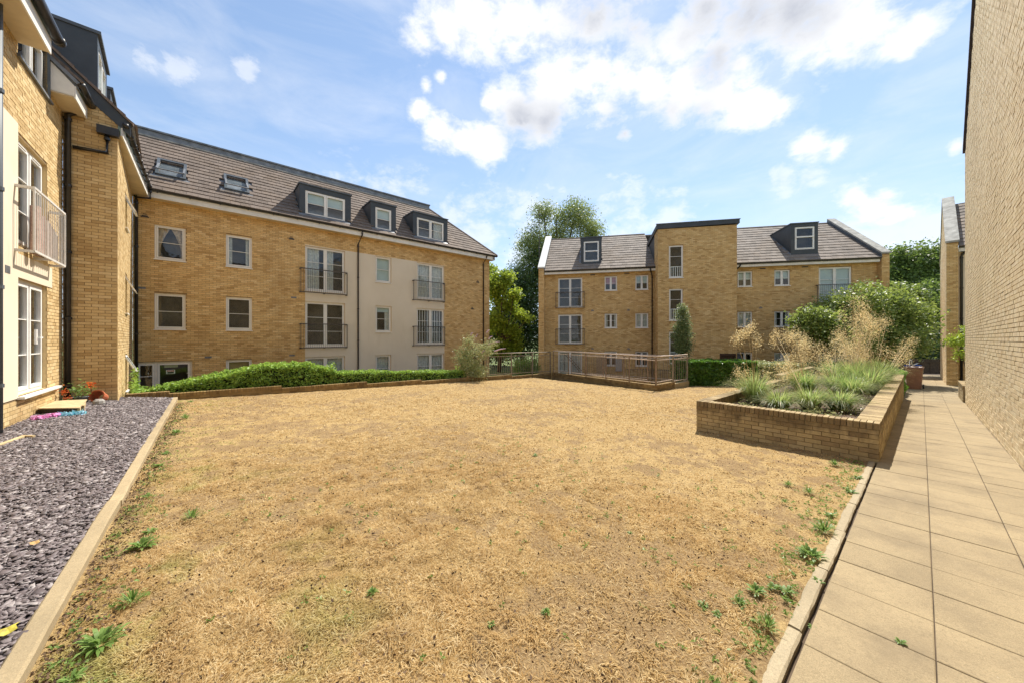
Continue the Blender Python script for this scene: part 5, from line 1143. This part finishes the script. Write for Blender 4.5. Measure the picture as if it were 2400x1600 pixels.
def hedge(name, label, F, a0, a1, b0, b1, zb, ztop, n, L, Wd, mat, cat='hedge', core=True, rough=.10, topn=.4):
    r = thing(name, F((a0+a1)/2, (b0+b1)/2, zb), label, cat, rot=0)
    a = a0+(a1-a0)*rng.random(n); z1 = np.array([ztop(x) for x in a]); kind = rng.random(n); b = b0+(b1-b0)*rng.random(n); z = zb+(z1-zb)*rng.random(n)
    bump_ = (fbm(a*2.3, b*2.3, 11)-.5)*rough*3+(fbm(a*7, b*7, 12)-.5)*rough*1.6
    topm = kind < topn; z[topm] = z1[topm]-np.abs(rng.normal(0, rough*.7, topm.sum()))+bump_[topm]
    fm_ = ~topm; bf = (fbm(a*2.3, z*3, 13)-.5)*rough*3; b[fm_] = b0+np.abs(rng.normal(0, rough*.7, fm_.sum()))+bf[fm_]
    ends = rng.random(n) < .08; a[ends] = np.where(rng.random(ends.sum()) < .5, a0+np.abs(rng.normal(0, .05, ends.sum())), a1-np.abs(rng.normal(0, .05, ends.sum()))); b[ends] = b0+(b1-b0)*rng.random(ends.sum()); z[ends] = zb+(z1[ends]-zb)*rng.random(ends.sum())
    P_ = np.array([F(x, y, q) for x, y, q in zip(a, b, z)]); V, Fc = leaf_geo(P_, L, Wd); build_np('foliage', V, [Fc], mat, r)
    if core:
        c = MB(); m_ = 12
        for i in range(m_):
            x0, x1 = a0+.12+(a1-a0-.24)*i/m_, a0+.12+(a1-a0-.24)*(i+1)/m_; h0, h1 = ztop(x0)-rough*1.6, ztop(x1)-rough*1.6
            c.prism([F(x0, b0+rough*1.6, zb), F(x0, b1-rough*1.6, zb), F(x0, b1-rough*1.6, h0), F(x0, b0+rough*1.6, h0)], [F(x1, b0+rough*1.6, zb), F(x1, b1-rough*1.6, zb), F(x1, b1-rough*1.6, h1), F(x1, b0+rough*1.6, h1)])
        c.build('hedge_filler', plain('dark_filler', (.02, .025, .01), .95, .3) if 'dark_filler' not in bpy.data.materials else bpy.data.materials['dark_filler'], r)  # added dark box stands in for the shaded inside, blocks the view through
    return r
def lin(pts):
    xs, ys = zip(*pts); return lambda x: float(np.interp(x, xs, ys))
hedge('laurel_mass', 'billowing bright green hedge in front of the entrance door of the long block', FG, -1.7, 3.7, 14.56, 15.9, -.9, lin([(-1.7, .16), (-.9, .36), (.2, .52), (1.0, .72), (1.6, .86), (2.8, .80), (3.7, .55)]), 17000, .10, .05, m_leaf_hedge, rough=.10)
hedge('clipped_hedge', 'low clipped green hedge along the stepped wall under the cream bay', FG, 3.5, 9.6, 14.56, 15.6, -1.0, lin([(3.5, .48), (4.8, .40), (9.6, .15)]), 15000, .085, .045, m_leaf_hedge, rough=.06)
FX = lambda a, b, z: (a, b, z)
hedge('laurel_hedge', 'dark glossy square laurel hedge behind the left corner of the planter', FX, 8.05, 11.6, 16.7, 18.0, -.65, lin([(8, .68), (11.6, .66)]), 15000, .13, .06, m_leaf_laurel, rough=.08)
hedge('variegated_hedge', 'pale variegated hedge running behind the raised planter', lambda a, b, z: FX(a, b+.12*(a-11.4), z), 11.5, 19.5, 16.9, 18.2, -.75, lin([(11.5, .60), (14, .52), (19.5, .40)]), 16000, .10, .055, m_leaf_var, rough=.14)
hedge('path_side_shrub', 'leafy green shrub spilling over the path edge beyond the planter', FG, 19.7, 22.6, .52, 1.7, -.62, lin([(19.7, .15), (20.5, .30), (22.6, .38)]), 7000, .11, .07, m_leaf_mid, cat='shrub', rough=.12)
# --- ornamental grasses
def strands(base, n, h, spread, wd, seg=5, droop=.85, hj=.35, az=None):
    a = rng.random(n)*2*math.pi; r0 = rng.random(n)**.5*.13; l = h*(1-hj*rng.random(n)); sp_ = spread*(.25+.75*rng.random(n)); V = []
    ds = np.stack([np.cos(a), np.sin(a)], 1)
    for k in range(seg+1):
        v = k/seg; x = base[0]+ds[:, 0]*(r0+sp_*v**1.25*l); y = base[1]+ds[:, 1]*(r0+sp_*v**1.25*l); z = base[2]+l*(v-droop*sp_*v**2.6)
        w = wd*(1-v)**.6+.0008; px_, py_ = -ds[:, 1]*w/2, ds[:, 0]*w/2
        V += [np.stack([x-px_, y-py_, z], 1), np.stack([x+px_, y+py_, z], 1)]
    V = np.stack(V, 1); m_ = 2*(seg+1); b = (np.arange(n)*m_)[:, None]
    F = np.concatenate([b+np.array([[2*k, 2*k+1, 2*k+3, 2*k+2]]) for k in range(seg)]); return V.reshape(-1, 3), F
def clump(label, s, t, h=.55, n=520, spread=.75, heads=(), hs=.14, gold=1.0, wd=.006):
    base = G(s, t, .19); r = thing('ornamental_grass', base, label, 'ornamental grass', 'clumps of ornamental grass in the raised planter', rot=0)
    V, F = strands(base, int(n*1.25), h*1.6, spread*1.05, wd*1.9); build_np('blades', V, [F], m_grass_g, r)
    sm = MB(); PV = []; 
    for (x, y, Y) in heads:
        tip = Vector(PX(x, y, Y)); b = Vector(base)+Vector((J(.06), J(.06), 0)); mid = b.lerp(tip, .55)+Vector((0, 0, .10)); low = tip-(tip-mid).normalized()*hs*1.2
        sm.tube([b, mid, low, tip+Vector((0, 0, hs*.4))], [.004, .0035, .003, .001], 4, cap=False)
        k = int(200*gold); c_ = np.array(tip-(tip-mid).normalized()*hs*.3)
        q = rng.normal(0, 1, (k, 3))*np.array([hs*.50, hs*.50, hs*.8]); q[:, 2] -= np.abs(q[:, 0])*.3; PV.append(c_+q)
    if heads:
        sm.build('stem', plain('straw_stem', (.62, .46, .22), .7, .15) if 'straw_stem' not in bpy.data.materials else bpy.data.materials['straw_stem'], r)
        V, F = leaf_geo(np.concatenate(PV), .034, .012); build_np('seed_head', V, [F], m_panicle, r)
    return r
def RH(n, x0, x1, y0, y1, Y): return [(x0+(x1-x0)*random.random(), y0+(y1-y0)*random.random(), Y+J(.4)) for _ in range(n)]
clump('straw coloured grass clump in the near left corner of the planter with tall thin heads', 9.9, 2.62, .7, 420, .8, [(1724, 790, 8.9), (1736, 782, 9.0), (1752, 772, 9.0), (1762, 765, 9.1), (1776, 797, 9.1), (1728, 868, 8.8), (1745, 872, 8.7)], .13)
clump('low green grass tuft second from the left along the front of the planter', 9.3, 2.0, .42, 520, .95)
clump('grass clump in the middle of the planter front with one tall straight stem', 9.7, 1.55, .48, 520, .85, [(1812, 795, 9.6), (1818, 780, 9.7)], .12)
clump('pale fountain shaped grass clump nearest the front right of the planter', 10.2, 1.15, .45, 560, .95)
clump('grass clump with arching golden heads in the centre of the planter', 12.4, 2.1, .6, 560, .8, RH(9, 1835, 1880, 775, 850, 10.2), .16)
clump('grass clump under the variegated hedge at the back left of the planter', 13.6, 2.4, .6, 500, .8, RH(8, 1780, 1850, 850, 900, 10.0)+RH(8, 1855, 1925, 790, 860, 11), .16)
clump('grass clump with drooping golden heads left of the big golden mass', 13.0, 1.5, .6, 560, .8, RH(8, 1890, 1960, 800, 880, 10.6)+RH(6, 1840, 1930, 880, 912, 10), .17)
clump('large clump topped by the tall mass of golden oat heads', 14.7, 1.35, .8, 620, .7, RH(26, 1955, 2060, 735, 870, 11.6)+RH(8, 1985, 2030, 705, 745, 11.6), .19)
clump('clump with dense golden heads beside the right wall of the planter', 15.8, 1.0, .8, 620, .7, RH(22, 2000, 2085, 745, 880, 12.2), .19)
clump('grass clump with heads leaning out over the slab path', 16.4, .85, .8, 420, .7, [(2100, 835, 12.4), (2112, 815, 12.4), (2128, 800, 12.5), (2135, 822, 12.5), (2142, 795, 12.5), (2120, 825, 12.4), (2108, 845, 12.3), (2125, 840, 12.4)], .16)
clump('blue green grass clump in the right half of the planter near the wall', 12.4, 1.15, .6, 620, .85)
clump('bushy green grass clump against the right wall halfway along the planter', 13.9, .95, .7, 560, .75)
clump('grass clump near the far end of the planter', 17.6, 2.2, .7, 420, .8, RH(10, 1960, 2010, 800, 870, 14), .2)
# fallen leaves and seedlings on the mulch
n = 900; s_ = 8.1+4.5*rng.random(n); t_ = .75+2.1*rng.random(n); P_ = np.stack([s_*U0-t_*U1, s_*U1+t_*U0, .215+.05*rng.random(n)], 1)
V, F = leaf_geo(P_, .035, .014); prop(build_np('mulch_litter', V, [F], leafmat('litter', [(.12, .07, .03), (.22, .13, .06), (.34, .22, .10)], .1)), kind='stuff')

n = 150; s_ = 8.3+10.5*rng.random(n); t_ = .85+1.95*rng.random(n); kk = rng.integers(0, n, 5200); P_ = np.stack([s_*U0-t_*U1, s_*U1+t_*U0, np.full(n, .27)], 1)[kk]+rng.normal(0, 1, (5200, 3))*np.array([.10, .10, .035])
V, F = leaf_geo(P_, .05, .022); prop(build_np('ground_cover', V, [F], m_leaf_var), kind='stuff')
# dark crumbs of soil and dead bits along the pale kerb and on the lawn
n = 14000; q = rng.random(n); s_ = np.where(q < .25, -.68+np.abs(rng.normal(0, .10, n)), -.6+12*rng.random(n)**1.6); t_ = 1+12.5*rng.random(n)**1.4
P_ = np.stack([s_*U0-t_*U1, s_*U1+t_*U0, terrv(s_, t_)+.006+.006*rng.random(n)], 1); V, F = leaf_geo(P_, .022, .013)
prop(build_np('soil_crumbs', V, [F], plain('dark_crumb', (.12, .075, .045), .95, .4)), kind='stuff')
# --- lawn blades
def blades(n, s0, s1, t0, t1, hmin, hmax, wd, name, dens=None, ypow=1.0, lean=1.0, pick=None):
    m_ = int(n*3.2); s = s0+(s1-s0)*rng.random(m_); t = t0+(t1-t0)*rng.random(m_)
    Y = s*U1+t*U0; X = s*U0-t*U1; ok = lawn_mask(s, t) & (Y > 1.2)
    w = np.clip(2.2/np.maximum(Y, 1.5), 0, 1)**ypow
    patch = cover(s, t); den = .20+.80*patch
    if s1 < 5: den = den*np.clip((s1-s)/1.6, 0, 1)*np.clip((t1-t)/2.0, 0, 1)
    ok &= rng.random(m_) < w*den
    s, t, X, Y, patch = s[ok][:n], t[ok][:n], X[ok][:n], Y[ok][:n], patch[ok][:n]; n = len(s)
    ca = fbm(s*3, t*3, 31, 2)*12+rng.normal(0, .9, n); l = (hmin+(hmax-hmin)*rng.random(n)**1.8)*(.15+1.75*fbm(s*6, t*6, 33, 2)); k = .35+.6*rng.random(n)
    zz = terrv(s, t)-.012+.03*(fbm(s*1.6, t*1.6, 3)-.5)+.034*(fbm(s*8, t*8, 5, 3)-.5)
    dx, dy = np.cos(ca), np.sin(ca); w_ = wd*(.6+.8*rng.random(n))*np.clip(Y/3, 1, 3.2); l = l*np.clip(Y/6, 1, 1.6)
    def P(f, h, q): return np.stack([X+dx*l*f-dy*w_*q, Y+dy*l*f+dx*w_*q, zz+l*h], 1)
    V = np.stack([P(0, 0, -.5), P(0, 0, .5), P(.55*k, .30*(1.1-k*.5), -.4), P(.55*k, .30*(1.1-k*.5), .4), P(1.15*k*lean, .42*(1.1-k), 0)], 1).reshape(-1, 3)
    b = (np.arange(n)*5)[:, None]; o = build_np(name, V, [b+np.array([[0, 1, 3, 2]]), b+np.array([[2, 3, 4]])], m_blade, kind='stuff'); return o
blades(210000, -.66, 4.6, .62, 7.5, .02, .085, .0036, 'straw_grass', ypow=1.1)
blades(260000, -.66, 20, .62, 14.25, .02, .055, .005, 'straw_grass', ypow=1.0)
# --- weeds
wmesh = []
def weed_mesh(k, n, L, Wd, upright):
    base = np.zeros((n, 3)); a = rng.random(n)*2*math.pi; el = (.25+.9*rng.random(n))*upright; l = L*(.6+.7*rng.random(n)); V = []
    d = np.stack([np.cos(a)*np.cos(el), np.sin(a)*np.cos(el), np.sin(el)], 1); sd = np.stack([-np.sin(a), np.cos(a), np.zeros(n)], 1); st = d*rng.random((n, 1))*L*.35
    for f, w, dz_ in ((.12, .25, 0), (.45, 1, .02), (.75, .8, 0), (1.0, .05, -.18)):
        c = st+d*(l*f)[:, None]+np.array([0, 0, 1])*(dz_*l)[:, None]; V += [c-sd*Wd*w/2, c+sd*Wd*w/2]
    V = np.stack(V, 1).reshape(-1, 3); b = (np.arange(n)*8)[:, None]; F = np.concatenate([b+np.array([[2*i, 2*i+1, 2*i+3, 2*i+2]]) for i in range(3)])
    return mesh_np('weed_leaves', V, [F], m_weed)
wmesh = [weed_mesh(0, 60, .070, .017, .9), weed_mesh(1, 44, .055, .018, .6), weed_mesh(2, 90, .075, .006, 1.3)]
def weed(s, t, k, sc, label, z=None):
    me = wmesh[k]; sc *= .8; o = link('weed_plant', me, None, Matrix.Translation(Vector(G(s, t, terr(s, t)-.005 if z is None else z))) @ Matrix.Rotation(random.random()*6, 4, 'Z') @ Matrix.Scale(sc, 4)); prop(o, label, 'weed', 'green weeds in the dry lawn')
weed(3.78, .60, 0, 1.5, 'largest leafy weed on the path kerb, halfway down the right lawn edge')
weed(3.42, .50, 1, .7, 'small bright weed growing in the kerb gap just below the largest leafy weed')
weed(2.92, .76, 0, .95, 'leafy weed in the lawn, right of the pair nearest the photo bottom right')
weed(3.08, .70, 1, .7, 'small pale green weed just above another leafy weed near the kerb')
weed(2.70, .80, 0, .75, 'dark green twin leaved weed left of the kerb, lower right of the lawn')
weed(2.48, .86, 1, .6, 'tiny grey green weed out in the lawn, lower right')
weed(2.60, .62, 2, 1.2, 'spiky weed hugging the kerb near the bottom right of the lawn')
weed(3.10, .63, 1, 1.1, 'flat spreading weed by the kerb among brown grass')
weed(4.9, .62, 1, 1.1, 'flat leafy weed by the kerb just above the dry grass tuft')
weed(5.9, .56, 1, 1.3, 'upper leafy weed straddling the kerb')
weed(6.65, .56, 1, 1.1, 'topmost kerb weed, close to the planter corner')
weed(5.45, .88, 2, 1.3, 'green grassy tuft in the lawn below the planter corner')
weed(5.55, 1.1, 2, 1.1, 'second green tuft, further into the lawn below the planter corner')
weed(4.9, 1.0, 2, .8, 'yellowish tuft in the lawn left of the kerb')
weed(4.4, .60, 2, 1.7, 'long dry green grass tuft hanging over the kerb')
weed(7.1, .85, 2, 1.4, 'grassy tuft at the foot of the planter front near its right corner')
weed(2.82, .44, 1, .45, 'little seedling in the kerb gap near the bottom edge', z=pz(2.8)-.01)
weed(3.07, .08, 1, .55, 'small green leafy sprig lying on the path slab joint', z=pz(3.07)+.002)
weed(-.42, 4.2, 0, 1.5, 'tall leafy weed beside the pale kerb on the left, partway up')
weed(-.40, 4.5, 1, 1.1, 'leafy weed immediately above the tall one by the pale kerb')
weed(-.12, 4.6, 2, 1.5, 'upright sprouting weed standing alone in the left part of the lawn')
weed(-.52, 6.8, 1, 1.5, 'round green weed against the far part of the pale kerb')
weed(-.50, 7.5, 1, 1.2, 'second round weed against the far part of the pale kerb')
weed(-.46, 9.1, 0, 1.5, 'leafy weed high up the pale kerb near the slate corner')
weed(-.40, 10.7, 2, 1.8, 'grassy green patch near the far end of the pale kerb')
weed(-.40, 13.6, 1, 1.6, 'farthest weed, by the end of the pale kerb at the brick wall')
weed(-.52, 5.55, 1, 1.0, 'small weed between the tall leafy weed and the round ones')
weed(-.46, 3.0, 0, 1.6, 'large pale leaved weed at the bottom left of the lawn')
weed(-.52, 2.78, 1, 1.0, 'yellow green weed at the very bottom left beside the kerb')
weed(-.38, 3.35, 2, 1.3, 'thin bladed green weed above the large pale one at bottom left')
weed(3.89, 3.96, 1, .9, 'lone small green weed in the middle of the lawn')
weed(.85, 2.46, 0, .6, 'small green weed in the lower left part of the lawn, away from the kerb')
weed(1.64, 1.57, 0, .5, 'small green weed near the bottom centre of the lawn')
weed(1.31, 1.72, 1, .5, 'tiny green weed left of the bottom centre of the lawn')
weed(2.95, 1.76, 1, .5, 'tiny green weed in the centre right of the lawn')
weed(2.5, .95, 1, .7, 'flat grey green weed low on the right of the lawn')

n = 800; q = rng.random(n); s_ = np.where(q < .5, -.66+np.abs(rng.normal(0, .16, n)), 1.2+6.5*rng.random(n)); t_ = np.where(q < .5, 2.2+11*rng.random(n)**1.3, .56+np.abs(rng.normal(0, .16, n)))
extra = rng.random(n) < .25; s_ = np.where(extra, 5*rng.random(n), s_); t_ = np.where(extra, 1+4*rng.random(n), t_)
P_ = np.repeat(np.stack([s_*U0-t_*U1, s_*U1+t_*U0, terrv(s_, t_)+.008], 1), 7, 0)+rng.normal(0, .013, (n*7, 3))*np.array([1, 1, .4]); V, F = leaf_geo(P_, .026, .011)
prop(build_np('seedlings', V, [F], m_weed), kind='stuff')

# ================================================================== SMALL THINGS
def wheelie(label, X, Y, z, rot, body, lid):
    M = Matrix.Translation(Vector((X, Y, z))) @ Matrix.Rotation(rot, 4, 'Z'); F = lambda a, b, c: tuple(M @ Vector((a, b, c)))
    r = thing('wheelie_bin', (X, Y, z), label, 'wheelie bin', 'wheelie bins at the end of the planter', rot=rot)
    b = MB(); lv = [(.0, .21, .23), (.05, .215, .24), (.93, .27, .34), (.935, .285, .355), (.99, .285, .355)]
    for i in range(len(lv)-1):
        (z0, x0, y0), (z1, x1, y1) = lv[i], lv[i+1]; P0_ = [F(-x0, -y0, z0), F(x0, -y0, z0), F(x0, y0, z0), F(-x0, y0, z0)]; P1_ = [F(-x1, -y1, z1), F(x1, -y1, z1), F(x1, y1, z1), F(-x1, y1, z1)]
        for k in range(4): j = (k+1) % 4; b.quad(P0_[k], P0_[j], P1_[j], P1_[k])
    b.quad(F(-.21, -.23, 0), F(.21, -.23, 0), F(.21, .23, 0), F(-.21, .23, 0)); b.build('body', body, r)
    l = MB(); l.prism([F(-.30, -.38, 0.992), F(.30, -.38, .992), F(.30, .36, .992), F(-.30, .36, .992)], [F(-.29, -.37, 1.02), F(.29, -.37, 1.02), F(.29, .35, 1.03), F(-.29, .35, 1.03)]); l.prism([F(-.26, -.33, 1.02), F(.26, -.33, 1.02), F(.26, .33, 1.03), F(-.26, .33, 1.03)], [F(-.22, -.27, 1.05), F(.22, -.27, 1.05), F(.22, .27, 1.06), F(-.22, .27, 1.06)]); l.build('lid', lid, r)
    MB().tube([F(-.24, .43, .97), F(.24, .43, .97)], .016).tube([F(-.2, .34, .96), F(-.2, .43, .97)], .014).tube([F(.2, .34, .96), F(.2, .43, .97)], .014).build('handle', lid, r)
    for x in (-.27, .27): MB().tube([F(x-.025, .26, .10), F(x+.025, .26, .10)], .10, 18).build('wheel', m_black, r, smooth=False)
    MB().tube([F(-.27, .26, .10), F(.27, .26, .10)], .012).build('axle', m_black, r)
m_brown = plain('brown_plastic', (.24, .12, .07), .45, .12, spec=.4); m_brownlid = plain('brown_lid', (.28, .17, .13), .4, .1)
m_blue = plain('blue_lid', (.03, .10, .42), .4, .1); m_blackbin = plain('black_bin', (.03, .03, .032), .5, .1)
zb_ = pz(25.2)+.02
wheelie('brown lidded wheelie bin standing on the path beyond the planter', 18.95, 16.6, zb_, R(-52), m_brown, m_brownlid)
wheelie('dark bin with a blue lid mostly hidden behind the brown wheelie bin', 19.75, 17.35, zb_, R(-48), m_blackbin, m_blue)
bp = MB(); p = PX(2133, 842, 16.9)
bp.tube([(p[0]-.05, p[1], -.6), (p[0]-.05, p[1], p[2]-.05), (p[0], p[1], p[2]), (p[0]+.06, p[1], p[2]-.04), (p[0]+.06, p[1], -.6)], .03, 10).tube([(p[0]+.06, p[1], p[2]-.3), (p[0]+.3, p[1], p[2]-.2), (p[0]+.42, p[1], p[2]-.16)], .022, 8)
prop(bp.build('steel_post', plain('bright_steel', (.62, .62, .62), .25, .1, metal=.8), smooth=True), 'shiny hooped steel post beside the brown bin', 'post')
# wooden step by the left wall
ws = thing('wooden_step', G(-2.35, 12.1, .14), 'low pale wooden platform step on the slate by the left wall', 'step'); FS = lambda a, b, z: G(a, b, z)
m_wood = plain('pale_plywood', (.52, .40, .22), .8, .15, scale=8); m_darkply = plain('dark_step_side', (.05, .045, .045), .8, .2)
MB().prism([G(-2.64, 11.75, .285), G(-2.02, 11.3, .285), G(-2.16, 12.75, .285), G(-2.66, 12.95, .285)], [G(-2.64, 11.75, .305), G(-2.02, 11.3, .305), G(-2.16, 12.75, .305), G(-2.66, 12.95, .305)]).build('top_board', m_wood, ws)
MB().prism([G(-2.63, 11.79, .1), G(-2.05, 11.36, .1), G(-2.07, 11.40, .1), G(-2.62, 11.83, .1)], [G(-2.63, 11.79, .284), G(-2.05, 11.36, .284), G(-2.07, 11.40, .284), G(-2.62, 11.83, .284)]).build('front_riser', m_darkply, ws)
MB().prism([G(-2.06, 11.36, .1), G(-2.02, 11.35, .1), G(-2.05, 11.6, .1), G(-2.09, 11.6, .1)], [G(-2.06, 11.36, .284), G(-2.02, 11.35, .284), G(-2.05, 11.6, .284), G(-2.09, 11.6, .284)]).prism([G(-2.08, 11.8, .1), G(-2.04, 11.8, .1), G(-2.17, 12.7, .1), G(-2.21, 12.7, .1)], [G(-2.08, 11.8, .284), G(-2.04, 11.8, .284), G(-2.17, 12.7, .284), G(-2.21, 12.7, .284)]).build('side_board', m_wood, ws)
m_terra = plain('terracotta', (.42, .12, .05), .8, .2)
pt = MB().lathe(G(-2.5, 13.0, .22), [(.045, 0), (.065, .11), (.075, .11), (.075, .135), (.06, .135), (.05, .03)], 14); prop(pt.build('flower_pot', m_terra, smooth=False), 'small terracotta pot beside the foot of the black downpipe', 'flower pot')
tp = MB().lathe(G(-2.02, 13.15, .30), [(.09, -.13), (.13, .10), (.145, .10), (.145, .14), (.125, .14), (.1, -.1)], 16, Matrix.Rotation(R(70), 3, 'X') @ Matrix.Rotation(R(20), 3, 'Y')); prop(tp.build('flower_pot', m_terra), 'larger terracotta pot tipped on its side against the return wall', 'flower pot')
fp = thing('potted_plant', G(-2.32, 13.1, .2), 'wilting potted plant with red orange flowers by the downpipe', 'potted plant', rot=0)
MB().lathe(G(-2.32, 13.1, .18), [(.09, 0), (.13, .14), (.15, .16), (.13, .17), (.11, .03)], 14).build('pot', m_lead, fp)
c_ = np.array(G(-2.32, 13.1, .48)); V, F = leaf_geo(c_+rng.normal(0, 1, (160, 3))*np.array([.09, .09, .10]), .07, .03); build_np('foliage', V, [F], m_weed, fp)
V, F = leaf_geo(np.concatenate([np.array(G(-2.55, 13.0, .50))+rng.normal(0, .035, (40, 3))*np.array([1, 1, 2.2]), np.array(G(-2.14, 13.0, .60))+rng.normal(0, .04, (45, 3))]), .06, .035); build_np('flowers', V, [F], leafmat('red_petal', [(.55, .06, .02), (.70, .12, .03), (.62, .20, .05)], .4), fp)
MB().tube([G(-2.32, 13.1, .3), G(-2.34, 13.1, .45), G(-2.52, 13.03, .56)], .006).tube([G(-2.32, 13.1, .3), G(-2.25, 13.1, .55), G(-2.14, 13.02, .62)], .006).build('stem', m_weed, fp)
st = MB(); cst = Vector(G(-1.98, 12.75, .19)); ring = [(.10*(1+.15*math.sin(k*2.1)), .065) for k in range(9)]
st.lathe(cst, [(.001, .10), (.06, .10), (.10, .06), (.105, 0), (.08, -.05)], 9); prop(st.build('stone', plain('grey_stone', (.33, .31, .28), .85, .25)), 'pale grey rounded stone lying in front of the tipped terracotta pot', 'stone')
def garland(label, s0, t0, s1, t1, c, cat='garland'):
    n = 46; P_ = []
    for k in range(n):
        f = k/(n-1); s = s0+(s1-s0)*f+.03*math.sin(k*1.9)+J(.035); t = t0+(t1-t0)*f+.04*math.sin(k*1.3)+J(.04); P_.append(G(s, t, .165+.012*(s < -2.2)+.05*random.random()))
    P_ = np.repeat(np.array(P_), 5, 0)+rng.normal(0, .022, (n*5, 3))*np.array([1, 1, .6]); V, F = leaf_geo(P_, .085, .05); V[:, 2] = np.maximum(V[:, 2], .12)
    o = build_np('flower_garland', V, [F], leafmat('petal_'+label[:4], c, .3, .7, .2)); prop(o, label, cat)
garland('pink artificial flower garland dropped on the slate in front of the step', -2.50, 10.95, -2.27, 11.20, [(.80, .20, .50), (.85, .32, .60), (.75, .45, .70)])
garland('turquoise and white artificial garland lying on the slate beside the pink one', -2.24, 11.16, -2.0, 11.42, [(.12, .55, .62), (.25, .65, .72), (.55, .72, .80), (.35, .55, .75)])
prop(MB().prism([G(-2.42, 8.35, .15), G(-2.36, 8.35, .15), G(-2.2, 9.33, .15), G(-2.26, 9.35, .15)], [G(-2.42, 8.35, .175), G(-2.36, 8.35, .175), G(-2.2, 9.33, .175), G(-2.26, 9.35, .175)]).prism([G(-2.27, 9.33, .15), G(-2.12, 9.2, .15), G(-2.10, 9.23, .15), G(-2.25, 9.36, .15)], [G(-2.27, 9.33, .18), G(-2.12, 9.2, .18), G(-2.10, 9.23, .18), G(-2.25, 9.36, .18)]).build('timber_batten', m_wood), 'thin broken timber batten lying on the slate at the left edge', 'plank')
def leafthing(label, s, t, z, sc, c):
    V = []; n = 12
    for k in range(n): a = 2*math.pi*k/n; r_ = sc*(.6+.4*abs(math.sin(a*2.5))); V.append(G(s+r_*math.cos(a), t+r_*math.sin(a), z+.25*sc*math.sin(a*2+1)))
    m = MB(); m.v = [G(s, t, z+.01)]+V; m.f = [(0, 1+k, 1+(k+1) % n) for k in range(n)]; prop(m.build('fallen_leaf', plain('leaf_'+label[:5], c, .6, .3, scale=40)), label, 'leaf')
leafthing('yellow green fallen leaf on the slate against the pale kerb near the bottom left', -.86, 3.35, .075, .05, (.45, .38, .05))
leafthing('brown curled dry leaf on the slate further up', -1.60, 5.9, .12, .06, (.40, .22, .06))
leafthing('small tan dry leaf on the slate in the middle', -1.05, 4.6, .09, .035, (.45, .28, .10))
ps = MB().lathe(G(-.86, 2.95, .06), [(.001, .03), (.02, .028), (.03, .01), (.025, -.01)], 7); prop(ps.build('pebble', plain('white_pebble', (.62, .58, .50), .8, .1)), 'small white pebble on the slate beside the pale kerb', 'stone')
tw = MB()
tw.tube([G(3.9, 1.9, -.06), G(4.0, 1.88, -.05), G(4.12, 1.95, -.06)], .004, 5); prop(tw.build('dry_twig', m_wood), 'pale curved dry twig on the lawn in front of the planter', 'twig')
